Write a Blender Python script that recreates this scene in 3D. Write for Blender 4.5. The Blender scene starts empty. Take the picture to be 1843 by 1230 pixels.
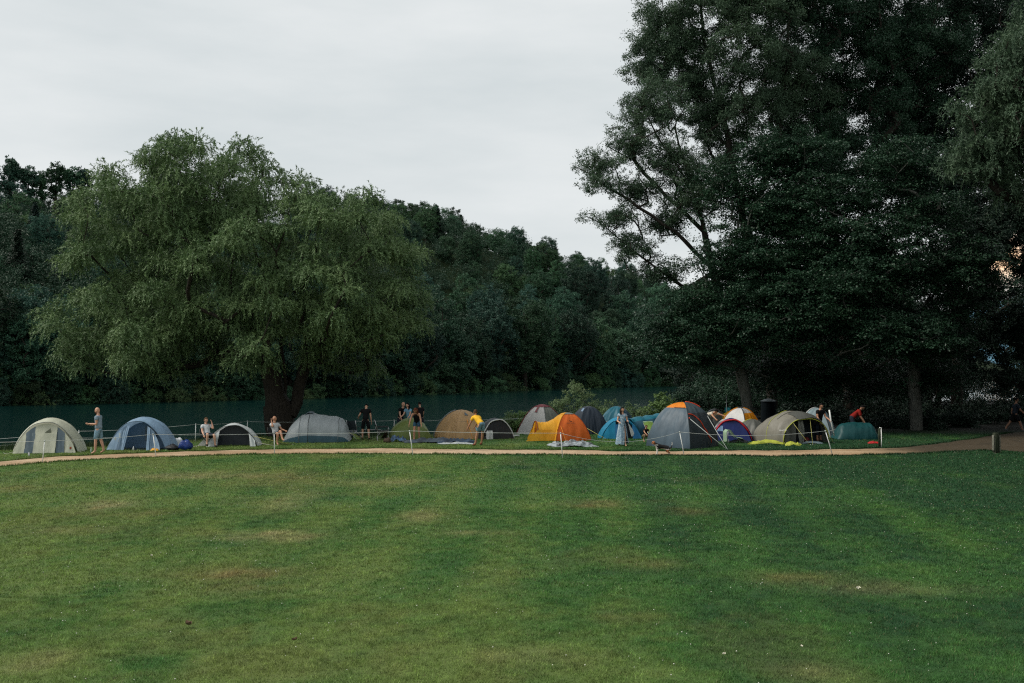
import bpy, bmesh, math, random
import numpy as np
from mathutils import Vector, Matrix, Quaternion

SC = bpy.context.scene
COL = SC.collection
R = math.radians
rng = np.random.default_rng(11)
random.seed(5)

# ------------------------------------------------------------------ camera
CAM_Z = 3.6
PITCH = R(1.28)
FPX = 1792.0          # focal length in photograph pixels (35 mm lens)
cam_data = bpy.data.cameras.new('camera')
cam = bpy.data.objects.new('camera', cam_data)
COL.objects.link(cam)
cam.location = (0, 0, CAM_Z)
cam.rotation_euler = (R(90) + PITCH, 0, 0)
cam_data.lens = 35.0
cam_data.sensor_width = 36.0
cam_data.clip_start = 0.1
cam_data.clip_end = 12000
SC.camera = cam

# ------------------------------------------------------------------ light and exposure
SUN_EL, SUN_AZ = R(48), R(-94)       # azimuth measured from +Y towards +X (negative: to the left, a little behind the camera)
world = bpy.data.worlds.new('World')
SC.world = world
world.use_nodes = True
wn, wl = world.node_tree.nodes, world.node_tree.links
wn.clear()
def N(t, **kw):
    n = wn.new(t)
    for k, v in kw.items():
        setattr(n, k, v)
    return n
sky = N('ShaderNodeTexSky', sky_type='NISHITA', sun_disc=False, sun_elevation=SUN_EL, sun_rotation=SUN_AZ)
bg_sky = N('ShaderNodeBackground'); bg_sky.inputs[1].default_value = 0.05
wl.new(sky.outputs[0], bg_sky.inputs[0])
tc = N('ShaderNodeTexCoord')
mp = N('ShaderNodeMapping'); mp.inputs['Scale'].default_value = (1.1, 1.1, 4.5)
mp.inputs['Rotation'].default_value = (0.15, -0.2, 0.5)
wl.new(tc.outputs['Generated'], mp.inputs[0])
nz = N('ShaderNodeTexNoise'); nz.inputs['Scale'].default_value = 1.9; nz.inputs['Detail'].default_value = 6; nz.inputs['Roughness'].default_value = 0.52
wl.new(mp.outputs[0], nz.inputs['Vector'])
ramp = N('ShaderNodeValToRGB')
ramp.color_ramp.elements[0].position = 0.36; ramp.color_ramp.elements[0].color = (0.655, 0.705, 0.718, 1)
ramp.color_ramp.elements[1].position = 0.66; ramp.color_ramp.elements[1].color = (0.835, 0.858, 0.860, 1)
wl.new(nz.outputs[0], ramp.inputs[0])
# low sunset glow behind the grove
dotn = N('ShaderNodeVectorMath', operation='DOT_PRODUCT')
ga, ge = R(26.4), R(5.5)
dotn.inputs[1].default_value = (math.sin(ga) * math.cos(ge), math.cos(ga) * math.cos(ge), math.sin(ge))
wl.new(tc.outputs['Generated'], dotn.inputs[0])
pw = N('ShaderNodeMath', operation='POWER'); pw.inputs[1].default_value = 4200
mx = N('ShaderNodeMath', operation='MAXIMUM'); mx.inputs[1].default_value = 0.0
wl.new(dotn.outputs['Value'], mx.inputs[0]); wl.new(mx.outputs[0], pw.inputs[0])
glow = N('ShaderNodeMixRGB'); glow.inputs[2].default_value = (1.5, 0.93, 0.52, 1)
wl.new(pw.outputs[0], glow.inputs[0]); wl.new(ramp.outputs[0], glow.inputs[1])
bg_cloud = N('ShaderNodeBackground'); bg_cloud.inputs[1].default_value = 1.07
wl.new(glow.outputs[0], bg_cloud.inputs[0])
wmix = N('ShaderNodeMixShader'); wmix.inputs[0].default_value = 0.93
wl.new(bg_sky.outputs[0], wmix.inputs[1]); wl.new(bg_cloud.outputs[0], wmix.inputs[2])
wout = N('ShaderNodeOutputWorld'); wl.new(wmix.outputs[0], wout.inputs[0])

sun_data = bpy.data.lights.new('sun', 'SUN')
sun_data.energy = 3.3
sun_data.angle = R(26)
sun_data.color = (1.0, 0.94, 0.84)
sun = bpy.data.objects.new('sun', sun_data)
COL.objects.link(sun)
sd = Vector((math.sin(SUN_AZ) * math.cos(SUN_EL), math.cos(SUN_AZ) * math.cos(SUN_EL), math.sin(SUN_EL)))
sun.rotation_euler = sd.to_track_quat('Z', 'Y').to_euler()
sun.location = (-20, -10, 60)

SC.view_settings.view_transform = 'Standard'
SC.view_settings.look = 'None'
SC.view_settings.exposure = 0.0
SC.view_settings.gamma = 1.0
SC.cycles.use_denoising = False
SC.cycles.filter_width = 1.2
SC.cycles.max_bounces = 6
SC.cycles.diffuse_bounces = 3
SC.cycles.glossy_bounces = 3
SC.cycles.transmission_bounces = 4
SC.cycles.transparent_max_bounces = 4
SC.cycles.caustics_reflective = False
SC.cycles.caustics_refractive = False

# ------------------------------------------------------------------ helpers: object bookkeeping
def tag(o, label=None, cat=None, group=None, kind=None):
    if label: o['label'] = label
    if cat: o['category'] = cat
    if group: o['group'] = group
    if kind: o['kind'] = kind
    return o

def empty(name, loc, rz=0.0, label=None, cat=None, group=None, s=1.0):
    o = bpy.data.objects.new(name, None)
    COL.objects.link(o)
    o.empty_display_size = 0.2
    o.location = loc
    o.rotation_euler = (0, 0, rz)
    o.scale = (s, s, s)
    return tag(o, label, cat, group)

def link(name, me, parent=None):
    o = bpy.data.objects.new(name, me)
    COL.objects.link(o)
    if parent is not None:
        o.parent = parent
    return o

def mesh_np(name, verts, faces, mat=None, smooth=False, tint=None):
    """verts (n,3) array, faces (m,k) array -> mesh, fast"""
    verts = np.ascontiguousarray(verts, dtype=np.float32)
    faces = np.ascontiguousarray(faces, dtype=np.int32)
    me = bpy.data.meshes.new(name)
    m, k = faces.shape
    me.vertices.add(len(verts)); me.vertices.foreach_set('co', verts.ravel())
    me.loops.add(m * k); me.loops.foreach_set('vertex_index', faces.ravel())
    me.polygons.add(m)
    me.polygons.foreach_set('loop_start', np.arange(0, m * k, k, dtype=np.int32))
    me.polygons.foreach_set('loop_total', np.full(m, k, dtype=np.int32))
    if smooth:
        me.polygons.foreach_set('use_smooth', np.ones(m, dtype=bool))
    if tint is not None:
        a = me.color_attributes.new('tint', 'FLOAT_COLOR', 'POINT')
        c = np.ones((len(verts), 4), dtype=np.float32); c[:, :tint.shape[1]] = tint
        a.data.foreach_set('color', c.ravel())
    if mat is not None:
        me.materials.append(mat)
    me.update(calc_edges=True)
    me.validate()
    return me

class MB:
    """collects simple shapes; build() links them as ONE mesh object"""
    def __init__(self):
        self.v, self.f, self.s = [], [], []
    def add(self, vs, fs, smooth=True):
        b = len(self.v)
        self.v += [tuple(p) for p in vs]
        self.f += [tuple(i + b for i in f) for f in fs]
        self.s += [smooth] * len(fs)
    def tube(self, pts, r, n=6, cap=True):
        pts = [Vector(p) for p in pts]
        rs = list(r) if hasattr(r, '__len__') else [r] * len(pts)
        vs, fs = [], []
        for i, p in enumerate(pts):
            t = (pts[min(i + 1, len(pts) - 1)] - pts[max(i - 1, 0)]).normalized()
            a = Vector((0, 0, 1)) if abs(t.z) < 0.9 else Vector((1, 0, 0))
            u = t.cross(a).normalized(); w = t.cross(u)
            for j in range(n):
                q = 2 * math.pi * j / n
                vs.append(p + (u * math.cos(q) + w * math.sin(q)) * rs[i])
        for i in range(len(pts) - 1):
            for j in range(n):
                fs.append((i * n + j, i * n + (j + 1) % n, (i + 1) * n + (j + 1) % n, (i + 1) * n + j))
        if cap:
            fs.append(tuple(range(n))[::-1]); fs.append(tuple((len(pts) - 1) * n + j for j in range(n)))
        self.add(vs, fs)
    def box(self, c, d, rz=0.0, bev=0.0):
        bm = bmesh.new()
        bmesh.ops.create_cube(bm, size=1)
        for v in bm.verts:
            v.co = Vector((v.co.x * d[0], v.co.y * d[1], v.co.z * d[2]))
        if bev:
            bmesh.ops.bevel(bm, geom=list(bm.edges), offset=bev, segments=2, affect='EDGES', profile=0.5)
        m = Matrix.Translation(c) @ Matrix.Rotation(rz, 4, 'Z')
        bm.verts.ensure_lookup_table()
        self.add([m @ v.co for v in bm.verts], [[v.index for v in f.verts] for f in bm.faces], bool(bev))
        bm.free()
    def ball(self, c, r, sub=2, noise=0.0, seed=0):
        bm = bmesh.new()
        bmesh.ops.create_icosphere(bm, subdivisions=sub, radius=1)
        rr = r if hasattr(r, '__len__') else (r, r, r)
        rg = random.Random(seed)
        ph = [rg.uniform(0, 6) for _ in range(6)]
        for v in bm.verts:
            k = 1 + noise * (math.sin(v.co.x * 4 + ph[0]) + math.sin(v.co.y * 5 + ph[1]) + math.sin(v.co.z * 4.5 + ph[2])) / 2
            v.co = Vector((v.co.x * rr[0] * k, v.co.y * rr[1] * k, v.co.z * rr[2] * k)) + Vector(c)
        bm.verts.ensure_lookup_table()
        self.add([v.co.copy() for v in bm.verts], [[v.index for v in f.verts] for f in bm.faces])
        bm.free()
    def grid(self, fn, nu, nv, smooth=True):
        vs = [fn(i / nu, j / nv) for i in range(nu + 1) for j in range(nv + 1)]
        fs = [(i * (nv + 1) + j, (i + 1) * (nv + 1) + j, (i + 1) * (nv + 1) + j + 1, i * (nv + 1) + j + 1) for i in range(nu) for j in range(nv)]
        self.add(vs, fs, smooth)
    def build(self, name, mat, parent=None):
        me = bpy.data.meshes.new(name)
        me.from_pydata([tuple(v) for v in self.v], [], [list(f) for f in self.f])
        me.polygons.foreach_set('use_smooth', self.s)
        me.materials.append(mat)
        me.update()
        return link(name, me, parent)

# ------------------------------------------------------------------ helpers: noise
def vnoise(x, y, seed=0):
    x = np.asarray(x, float); y = np.asarray(y, float)
    xi = np.floor(x).astype(np.int64); yi = np.floor(y).astype(np.int64)
    fx = x - xi; fy = y - yi
    fx = fx * fx * (3 - 2 * fx); fy = fy * fy * (3 - 2 * fy)
    def h(a, b):
        n = (a * 374761393 + b * 668265263 + seed * 1442695041) & 0xffffffff
        n = ((n ^ (n >> 13)) * 1274126177) & 0xffffffff
        return ((n ^ (n >> 16)) & 0xffff) / 65535.0
    return (h(xi, yi) * (1 - fx) + h(xi + 1, yi) * fx) * (1 - fy) + (h(xi, yi + 1) * (1 - fx) + h(xi + 1, yi + 1) * fx) * fy

def fbm(x, y, seed=0, oct=4):
    s, a, t = 0, 0.5, 0
    for k in range(oct):
        s = s + a * vnoise(x * 2 ** k, y * 2 ** k, seed + k * 17); t += a; a *= 0.5
    return s / t

def sstep(a, b, x):
    t = np.clip((np.asarray(x, float) - a) / (b - a), 0, 1)
    return t * t * (3 - 2 * t)

# ------------------------------------------------------------------ terrain
WATER_Z = -1.0
# near bank edge: distance Y of the top of the bank as a function of X
BX = np.array([-160, -60, -26, -21.5, -18, -11.5, -7.5, -2, 4, 9, 13, 20, 30, 45, 70, 160], float)
BY = np.array([30, 36, 41.0, 42.3, 44.0, 51.5, 50.5, 51.5, 55, 60, 68, 84, 92, 98, 105, 120], float)
def gz(x, y):
    e = np.interp(x, BX, BY)
    d = np.asarray(y, float) - e
    base = -2.6 * sstep(-0.4, 5.0, d)
    base = base + 0.07 * (fbm(np.asarray(x) * 0.13 + 5, np.asarray(y) * 0.13, 3) - 0.5) * sstep(8, 20, y)
    return base

cs, sn = math.cos(PITCH), math.sin(PITCH)
def ray(px, py):
    dx = (px - 921.5) / FPX; dy = (615 - py) / FPX
    return Vector((dx, cs - dy * sn, sn + dy * cs))
def at(px, py, Y):
    d = ray(px, py); k = Y / d.y
    return Vector((d.x * k, Y, CAM_Z + d.z * k))
def g(px, py):
    """the point of the ground seen at this pixel"""
    d = ray(px, py); k = CAM_Z / -d.z
    for _ in range(12):
        z = float(gz(d.x * k, d.y * k)); k = (z - CAM_Z) / d.z
    return Vector((d.x * k, d.y * k, CAM_Z + d.z * k))
def gpt(x, y, up=0.0):
    return Vector((x, y, float(gz(x, y)) + up))
# ------------------------------------------------------------------ materials
def new_mat(name):
    m = bpy.data.materials.new(name); m.use_nodes = True
    nt = m.node_tree; nt.nodes.clear()
    out = nt.nodes.new('ShaderNodeOutputMaterial')
    return m, nt, out

def noise_node(nt, scale, detail=4, rough=0.55, coord='Object', vscale=None):
    t = nt.nodes.new('ShaderNodeTexCoord')
    src = t.outputs[coord]
    if coord == 'World':
        pass
    if vscale:
        mpn = nt.nodes.new('ShaderNodeMapping'); mpn.inputs['Scale'].default_value = vscale
        nt.links.new(src, mpn.inputs[0]); src = mpn.outputs[0]
    n = nt.nodes.new('ShaderNodeTexNoise'); n.inputs['Scale'].default_value = scale
    n.inputs['Detail'].default_value = detail; n.inputs['Roughness'].default_value = rough
    nt.links.new(src, n.inputs['Vector'])
    return n

def ramp_node(nt, fac, stops):
    r = nt.nodes.new('ShaderNodeValToRGB')
    el = r.color_ramp.elements
    while len(el) < len(stops): el.new(0.5)
    for e, (p, c) in zip(el, stops):
        e.position = p; e.color = (*c, 1)
    nt.links.new(fac, r.inputs[0])
    return r

def c4(c): return (c[0], c[1], c[2], 1)

def plain(name, col, rough=0.6, var=0.12, scale=8, bump=0.0, bscale=40, metallic=0.0, spec=0.3):
    m, nt, out = new_mat(name)
    p = nt.nodes.new('ShaderNodeBsdfPrincipled')
    n = noise_node(nt, scale)
    lo = tuple(c * (1 - var) for c in col); hi = tuple(min(1, c * (1 + var)) for c in col)
    r = ramp_node(nt, n.outputs[0], [(0.3, lo), (0.7, hi)])
    nt.links.new(r.outputs[0], p.inputs['Base Color'])
    p.inputs['Roughness'].default_value = rough
    p.inputs['Metallic'].default_value = metallic
    p.inputs['Specular IOR Level'].default_value = spec
    if bump:
        b = nt.nodes.new('ShaderNodeBump'); b.inputs['Strength'].default_value = bump; b.inputs['Distance'].default_value = 0.05
        n2 = noise_node(nt, bscale, 3)
        nt.links.new(n2.outputs[0], b.inputs['Height']); nt.links.new(b.outputs[0], p.inputs['Normal'])
    nt.links.new(p.outputs[0], out.inputs[0])
    return m

def fabric(name, col, trans=0.3, rough=0.5, var=0.10, wr=0.6, spec=0.35):
    """tent cloth: stretched wrinkles in the normal, light coming through"""
    m, nt, out = new_mat(name)
    p = nt.nodes.new('ShaderNodeBsdfPrincipled')
    n = noise_node(nt, 2.2, 5, 0.6)
    lo = tuple(c * (1 - var) for c in col); hi = tuple(min(1, c * (1 + var)) for c in col)
    r = ramp_node(nt, n.outputs[0], [(0.3, lo), (0.7, hi)])
    nt.links.new(r.outputs[0], p.inputs['Base Color'])
    p.inputs['Roughness'].default_value = rough
    p.inputs['Specular IOR Level'].default_value = spec
    b = nt.nodes.new('ShaderNodeBump'); b.inputs['Strength'].default_value = wr * 0.55; b.inputs['Distance'].default_value = 0.12
    n2 = noise_node(nt, 1.3, 2, 0.4, vscale=(3.0, 3.0, 0.7))
    nt.links.new(n2.outputs[0], b.inputs['Height']); nt.links.new(b.outputs[0], p.inputs['Normal'])
    tr = nt.nodes.new('ShaderNodeBsdfTranslucent'); nt.links.new(r.outputs[0], tr.inputs[0])
    mix = nt.nodes.new('ShaderNodeMixShader'); mix.inputs[0].default_value = trans
    nt.links.new(p.outputs[0], mix.inputs[1]); nt.links.new(tr.outputs[0], mix.inputs[2])
    nt.links.new(mix.outputs[0], out.inputs[0])
    return m

def leaf_mat(name, cols, trans=0.25, scale=0.35, rough=0.55, obj_var=0.0):
    """foliage: species colour drifting between clumps, thin leaves let light through"""
    m, nt, out = new_mat(name)
    n = noise_node(nt, scale, 6, 0.75)
    stops = [(0.25 + 0.5 * i / (len(cols) - 1), c) for i, c in enumerate(cols)]
    r = ramp_node(nt, n.outputs[0], stops)
    colout = r.outputs[0]
    if obj_var:
        oi = nt.nodes.new('ShaderNodeObjectInfo')
        hsv = nt.nodes.new('ShaderNodeHueSaturation')
        mr = nt.nodes.new('ShaderNodeMapRange'); mr.inputs[3].default_value = 1 - obj_var; mr.inputs[4].default_value = 1 + obj_var
        nt.links.new(oi.outputs['Random'], mr.inputs[0]); nt.links.new(mr.outputs[0], hsv.inputs['Value'])
        mh = nt.nodes.new('ShaderNodeMath'); mh.operation = 'MULTIPLY'; mh.inputs[1].default_value = 7.31
        fr = nt.nodes.new('ShaderNodeMath'); fr.operation = 'FRACT'
        nt.links.new(oi.outputs['Random'], mh.inputs[0]); nt.links.new(mh.outputs[0], fr.inputs[0])
        m2 = nt.nodes.new('ShaderNodeMapRange'); m2.inputs[3].default_value = 0.455; m2.inputs[4].default_value = 0.535
        nt.links.new(fr.outputs[0], m2.inputs[0]); nt.links.new(m2.outputs[0], hsv.inputs['Hue'])
        nt.links.new(colout, hsv.inputs['Color']); colout = hsv.outputs[0]
    p = nt.nodes.new('ShaderNodeBsdfPrincipled')
    nt.links.new(colout, p.inputs['Base Color'])
    p.inputs['Roughness'].default_value = rough; p.inputs['Specular IOR Level'].default_value = 0.25
    tr = nt.nodes.new('ShaderNodeBsdfTranslucent'); nt.links.new(colout, tr.inputs[0])
    mix = nt.nodes.new('ShaderNodeMixShader'); mix.inputs[0].default_value = trans
    nt.links.new(p.outputs[0], mix.inputs[1]); nt.links.new(tr.outputs[0], mix.inputs[2])
    nt.links.new(mix.outputs[0], out.inputs[0])
    return m

def bark_mat(name, a, b, scale=6):
    m, nt, out = new_mat(name)
    n = noise_node(nt, scale, 6, 0.7, vscale=(1.6, 1.6, 0.35))
    r = ramp_node(nt, n.outputs[0], [(0.3, a), (0.7, b)])
    p = nt.nodes.new('ShaderNodeBsdfPrincipled'); p.inputs['Roughness'].default_value = 0.9
    p.inputs['Specular IOR Level'].default_value = 0.15
    nt.links.new(r.outputs[0], p.inputs['Base Color'])
    bp = nt.nodes.new('ShaderNodeBump'); bp.inputs['Strength'].default_value = 0.9; bp.inputs['Distance'].default_value = 0.08
    nt.links.new(n.outputs[0], bp.inputs['Height']); nt.links.new(bp.outputs[0], p.inputs['Normal'])
    nt.links.new(p.outputs[0], out.inputs[0])
    return m

def tinted(name, trans=0.0, rough=0.8, bump=0.0, fine=30, spec=0.15, fvar=0.35):
    """ground-like material whose colour comes from the mesh's own tint attribute, broken up by fine noise"""
    m, nt, out = new_mat(name)
    a = nt.nodes.new('ShaderNodeAttribute'); a.attribute_name = 'tint'
    n = noise_node(nt, fine, 3, 0.7)
    mr = nt.nodes.new('ShaderNodeMapRange'); mr.inputs[1].default_value = 0.25; mr.inputs[2].default_value = 0.75
    mr.inputs[3].default_value = 1 - fvar; mr.inputs[4].default_value = 1 + fvar
    nt.links.new(n.outputs[0], mr.inputs[0])
    mu = nt.nodes.new('ShaderNodeVectorMath'); mu.operation = 'SCALE'
    nt.links.new(a.outputs['Color'], mu.inputs[0]); nt.links.new(mr.outputs[0], mu.inputs['Scale'])
    p = nt.nodes.new('ShaderNodeBsdfPrincipled'); p.inputs['Roughness'].default_value = rough
    p.inputs['Specular IOR Level'].default_value = spec
    nt.links.new(mu.outputs[0], p.inputs['Base Color'])
    if bump:
        b = nt.nodes.new('ShaderNodeBump'); b.inputs['Strength'].default_value = bump; b.inputs['Distance'].default_value = 0.05
        nt.links.new(n.outputs[0], b.inputs['Height']); nt.links.new(b.outputs[0], p.inputs['Normal'])
    if trans:
        tr = nt.nodes.new('ShaderNodeBsdfTranslucent'); nt.links.new(mu.outputs[0], tr.inputs[0])
        mix = nt.nodes.new('ShaderNodeMixShader'); mix.inputs[0].default_value = trans
        nt.links.new(p.outputs[0], mix.inputs[1]); nt.links.new(tr.outputs[0], mix.inputs[2])
        nt.links.new(mix.outputs[0], out.inputs[0])
    else:
        nt.links.new(p.outputs[0], out.inputs[0])
    return m

M = {}
M['ground'] = tinted('ground_turf', bump=0.5, fine=14)
M['blade'] = tinted('grass_blades', trans=0.3, rough=0.6, fine=3, spec=0.25, fvar=0.2)
M['path'] = tinted('sandy_gravel', bump=0.7, fine=9, fvar=0.30)
M['hill'] = plain('forest_floor', (0.016, 0.026, 0.012), 0.95, 0.4, 0.15, spec=0.05)
M['bark_dark'] = bark_mat('dark_willow_bark', (0.012, 0.010, 0.008), (0.045, 0.038, 0.030))
M['bark_grey'] = bark_mat('grey_alder_bark', (0.05, 0.055, 0.05), (0.15, 0.15, 0.13))
M['willow'] = leaf_mat('willow_leaves', [(0.040, 0.080, 0.034), (0.102, 0.170, 0.066), (0.215, 0.300, 0.130)], 0.18, 0.6)
M['alder'] = leaf_mat('alder_leaves', [(0.012, 0.034, 0.020), (0.020, 0.052, 0.028), (0.034, 0.078, 0.038)], 0.15, 0.5, rough=0.42)
M['poplar'] = leaf_mat('poplar_leaves', [(0.034, 0.068, 0.042), (0.058, 0.102, 0.058), (0.095, 0.150, 0.080)], 0.2, 0.4)
M['dark_leaf'] = leaf_mat('shade_leaves', [(0.007, 0.019, 0.013), (0.012, 0.029, 0.018), (0.019, 0.043, 0.025)], 0.1, 0.5)
M['forest_a'] = leaf_mat('forest_leaves_green', [(0.024, 0.070, 0.036), (0.040, 0.098, 0.046), (0.062, 0.130, 0.058)], 0.15, 0.5, obj_var=0.5)
M['forest_b'] = leaf_mat('forest_leaves_deep', [(0.015, 0.052, 0.034), (0.025, 0.070, 0.042), (0.038, 0.092, 0.050)], 0.15, 0.5, obj_var=0.5)
M['forest_c'] = leaf_mat('forest_leaves_light', [(0.042, 0.095, 0.040), (0.068, 0.130, 0.052), (0.100, 0.170, 0.068)], 0.18, 0.5, obj_var=0.35)
M['spruce'] = leaf_mat('spruce_needles', [(0.008, 0.022, 0.016), (0.014, 0.032, 0.022)], 0.1, 0.5, obj_var=0.25)
M['bush'] = leaf_mat('bank_bush_leaves', [(0.075, 0.145, 0.045), (0.12, 0.20, 0.065), (0.18, 0.26, 0.09)], 0.3, 1.2)
M['weed'] = leaf_mat('bank_weed_leaves', [(0.075, 0.14, 0.06), (0.13, 0.20, 0.085), (0.25, 0.27, 0.15)], 0.3, 1.5)
# ------------------------------------------------------------------ setting: ground, path, water, far hill, mountain
PATH_UP = [(-260, 846), (-120, 838), (0, 832), (100, 823), (200, 819), (300, 815), (360, 813), (430, 810.5), (500, 809), (600, 807.8), (700, 808), (780, 809), (900, 810.7), (1050, 812), (1190, 813.7), (1300, 812), (1400, 811), (1500, 809), (1620, 806.4), (1680, 800), (1740, 792), (1800, 783), (1843, 778), (1950, 770)]
PATH_LO = [(-260, 858), (-120, 849), (0, 840.5), (100, 832.6), (200, 827), (290, 823.5), (360, 821.3), (430, 819), (500, 818), (600, 817.6), (700, 818), (800, 819), (900, 820.3), (1050, 820.3), (1190, 820), (1300, 820.6), (1400, 821), (1500, 820.3), (1620, 818), (1690, 815), (1740, 812), (1800, 812), (1843, 815), (1950, 822)]
def at0(px, py):
    d = ray(px, py); k = CAM_Z / -d.z
    return d.x * k, d.y * k
up_w = np.array([at0(*p) for p in PATH_UP]); lo_w = np.array([at0(*p) for p in PATH_LO])
def path_edges(x):
    lo = np.interp(x, lo_w[:, 0], lo_w[:, 1]); hi = np.interp(x, up_w[:, 0], up_w[:, 1])
    lo = lo + 0.45 * (fbm(x * 1.3, x * 0 + 3.3, 41) - 0.5); hi = hi + 0.6 * (fbm(x * 0.9, x * 0 + 8.1, 42) - 0.5)
    return lo, hi
def path_d(x, y):
    """>0 inside the path: distance to the nearer edge"""
    lo, hi = path_edges(np.asarray(x, float))
    return np.minimum(np.asarray(y) - lo, hi - np.asarray(y))

DRY = []
for px, py, rx, ry, k, c in [
        (490, 966, 75, 9, 0.75, 0), (440, 1033, 110, 13, 0.7, 1), (1068, 908, 50, 7, 0.65, 1), (180, 912, 45, 10, 0.6, 0), (500, 862, 80, 12, 0.5, 1),
        (350, 858, 120, 6, 0.45, 0), (760, 930, 40, 12, 0.4, 0), (1160, 1015, 60, 9, 0.4, 1), (1415, 1040, 70, 10, 0.45, 1), (1600, 1060, 110, 9, 0.35, 0),
        (1130, 1110, 60, 12, 0.35, 1), (60, 1190, 60, 16, 0.45, 0), (250, 925, 90, 8, 0.4, 1), (120, 955, 80, 8, 0.25, 0), (1240, 920, 40, 6, 0.4, 1), (950, 1180, 90, 14, 0.3, 0),
        (430, 1060, 70, 12, 0.4, 1), (860, 960, 60, 5, 0.35, 0), (30, 880, 60, 7, 0.4, 1), (1450, 1210, 60, 12, 0.35, 0), (700, 870, 90, 6, 0.4, 0), (520, 905, 40, 18, 0.4, 0)]:
    x, y = at0(px, py); x2, _ = at0(px + rx, py); _, y2 = at0(px, py - ry)
    DRY.append((x, y, abs(x2 - x), abs(y2 - y), k, c))

def lawn_tint(x, y):
    x = np.asarray(x, float); y = np.asarray(y, float)
    n1 = fbm(x * 0.22, y * 0.16, 1, 4); n2 = fbm(x * 0.9, y * 0.75, 2, 3); n3 = fbm(x * 4.2, y * 4.2, 4, 3)
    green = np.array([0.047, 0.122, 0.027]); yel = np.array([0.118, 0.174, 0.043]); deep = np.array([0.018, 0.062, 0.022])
    dry0 = np.array([0.32, 0.26, 0.135]); dry1 = np.array([0.20, 0.150, 0.060])
    t = np.clip((n1 * 0.55 + n2 * 0.42 + n3 * 0.42 - 0.67) * 2.7, -1, 1)
    # lusher green towards the trees, with their shade painted into the grass colour
    lush_shade = np.clip((x + 0.10 * (y - 20) - 1.5) / 9.0, -0.6, 1.25)
    t = t + 0.14 - 1.15 * np.maximum(lush_shade, -0.35)
    # mower passes running away from the camera
    t = t + 0.31 * np.sin((x * (1 + 0.004 * y) - 0.10 * y) * 2 * math.pi / 2.5 + 0.8 * vnoise(x * .2, y * .1, 5)) * (0.4 + 0.6 * vnoise(x * .3, y * .2, 77))
    a = np.clip(t, 0, 1)[..., None]; b = np.clip(-t, 0, 1)[..., None]
    c = green * (1 - a - b) + yel * a + deep * b
    br = np.clip((fbm(x * 0.55 + 9, y * 0.42, 9, 4) - 0.64) * 2.0, 0, 0.14) * np.clip(1.1 - lush_shade, 0.15, 1)
    c = c * (1 - br[..., None]) + dry1 * br[..., None]
    for (dx, dy, rx, ry, k, w) in DRY:
        q = ((x - dx) / rx) ** 2 + ((y - dy) / ry) ** 2
        e = (k * 0.9 * np.exp(-q * 0.8) * (0.35 + 1.1 * vnoise(x * 3.1, y * 2.3, 21)))[..., None].clip(0, 0.85)
        c = c * (1 - e) + (dry1 if w else dry0) * e
    # darker weedy ground at the top of the bank
    e = np.interp(x, BX, BY)
    wb = sstep(-2.2, 0.5, y - e)[..., None]
    c = c * (1 - wb) + np.array([0.022, 0.042, 0.018]) * wb
    # bare forest floor under the grove, with its shade painted into the soil colour
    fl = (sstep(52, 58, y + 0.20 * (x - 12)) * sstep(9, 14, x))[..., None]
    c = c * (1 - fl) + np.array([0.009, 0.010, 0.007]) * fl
    return c

xs = np.unique(np.concatenate([np.arange(-170, -28, 4.0), np.arange(-28, 34, 0.3), np.arange(34, 190, 4.0)]))
ys = np.unique(np.concatenate([np.arange(-40, 8, 3.0), np.arange(8, 58, 0.3), np.arange(58, 150, 2.0)]))
GX, GY = np.meshgrid(xs, ys)
GZ = gz(GX, GY)
nx, ny = len(xs), len(ys)
idx = np.arange(nx * ny).reshape(ny, nx)
F = np.stack([idx[:-1, :-1], idx[:-1, 1:], idx[1:, 1:], idx[1:, :-1]], -1).reshape(-1, 4)
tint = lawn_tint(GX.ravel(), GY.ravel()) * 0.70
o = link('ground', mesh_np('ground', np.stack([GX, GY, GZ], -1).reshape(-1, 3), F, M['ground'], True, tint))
tag(o, kind='structure')

# the sandy path, one sheet just above the turf
px_ = np.arange(-36, 33.01, 0.15)
lo, hi = path_edges(px_)
rows = []
for k in np.linspace(0, 1, 17):
    yy = lo + (hi - lo) * k
    crown = 0.012 + 0.018 * math.sin(math.pi * k)
    rows.append(np.stack([px_, yy, gz(px_, yy) + crown], -1))
V = np.array(rows)
ny, nx = V.shape[:2]
idx = np.arange(nx * ny).reshape(ny, nx)
F = np.stack([idx[:-1, :-1], idx[:-1, 1:], idx[1:, 1:], idx[1:, :-1]], -1).reshape(-1, 4)
n = fbm(V[..., 0] * 0.5, V[..., 1] * 1.6, 31, 4)
sand = np.array([0.31, 0.21, 0.125]); pale = np.array([0.44, 0.33, 0.22]); soil = np.array([0.13, 0.085, 0.05])
tt = (np.clip((n - 0.35) * 2.4, 0, 1))[..., None]
pc = sand * (1 - tt) + pale * tt
kk = np.linspace(0, 1, 17)[:, None]
warm = (np.clip((V[..., 0] - 8) / 10, 0, 1))[..., None]
pc = pc * (1 - 0.35 * warm) + np.array([0.34, 0.225, 0.115]) * 0.35 * warm
leafy = np.clip((fbm(V[..., 0] * 1.7, V[..., 1] * 5, 33, 3) - 0.60) * 9, 0, 0.8)[..., None] * np.exp(-((kk - 0.72) / 0.2) ** 2)[..., None]
pc = pc * (1 - leafy) + soil * leafy
edge = np.clip(1 - np.minimum(kk, 1 - kk) / 0.08, 0, 1)[..., None] * 0.5
pc = pc * (1 - edge) + np.array([0.10, 0.085, 0.045]) * edge
under = (np.clip((V[..., 0] - 14.0) / 3.0, 0, 1))[..., None]  # tree shade painted into the right end of the path
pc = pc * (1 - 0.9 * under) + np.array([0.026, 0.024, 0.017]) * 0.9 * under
tag(link('path', mesh_np('path', V.reshape(-1, 3), F, M['path'], True, pc.reshape(-1, 3))), kind='structure')

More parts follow.
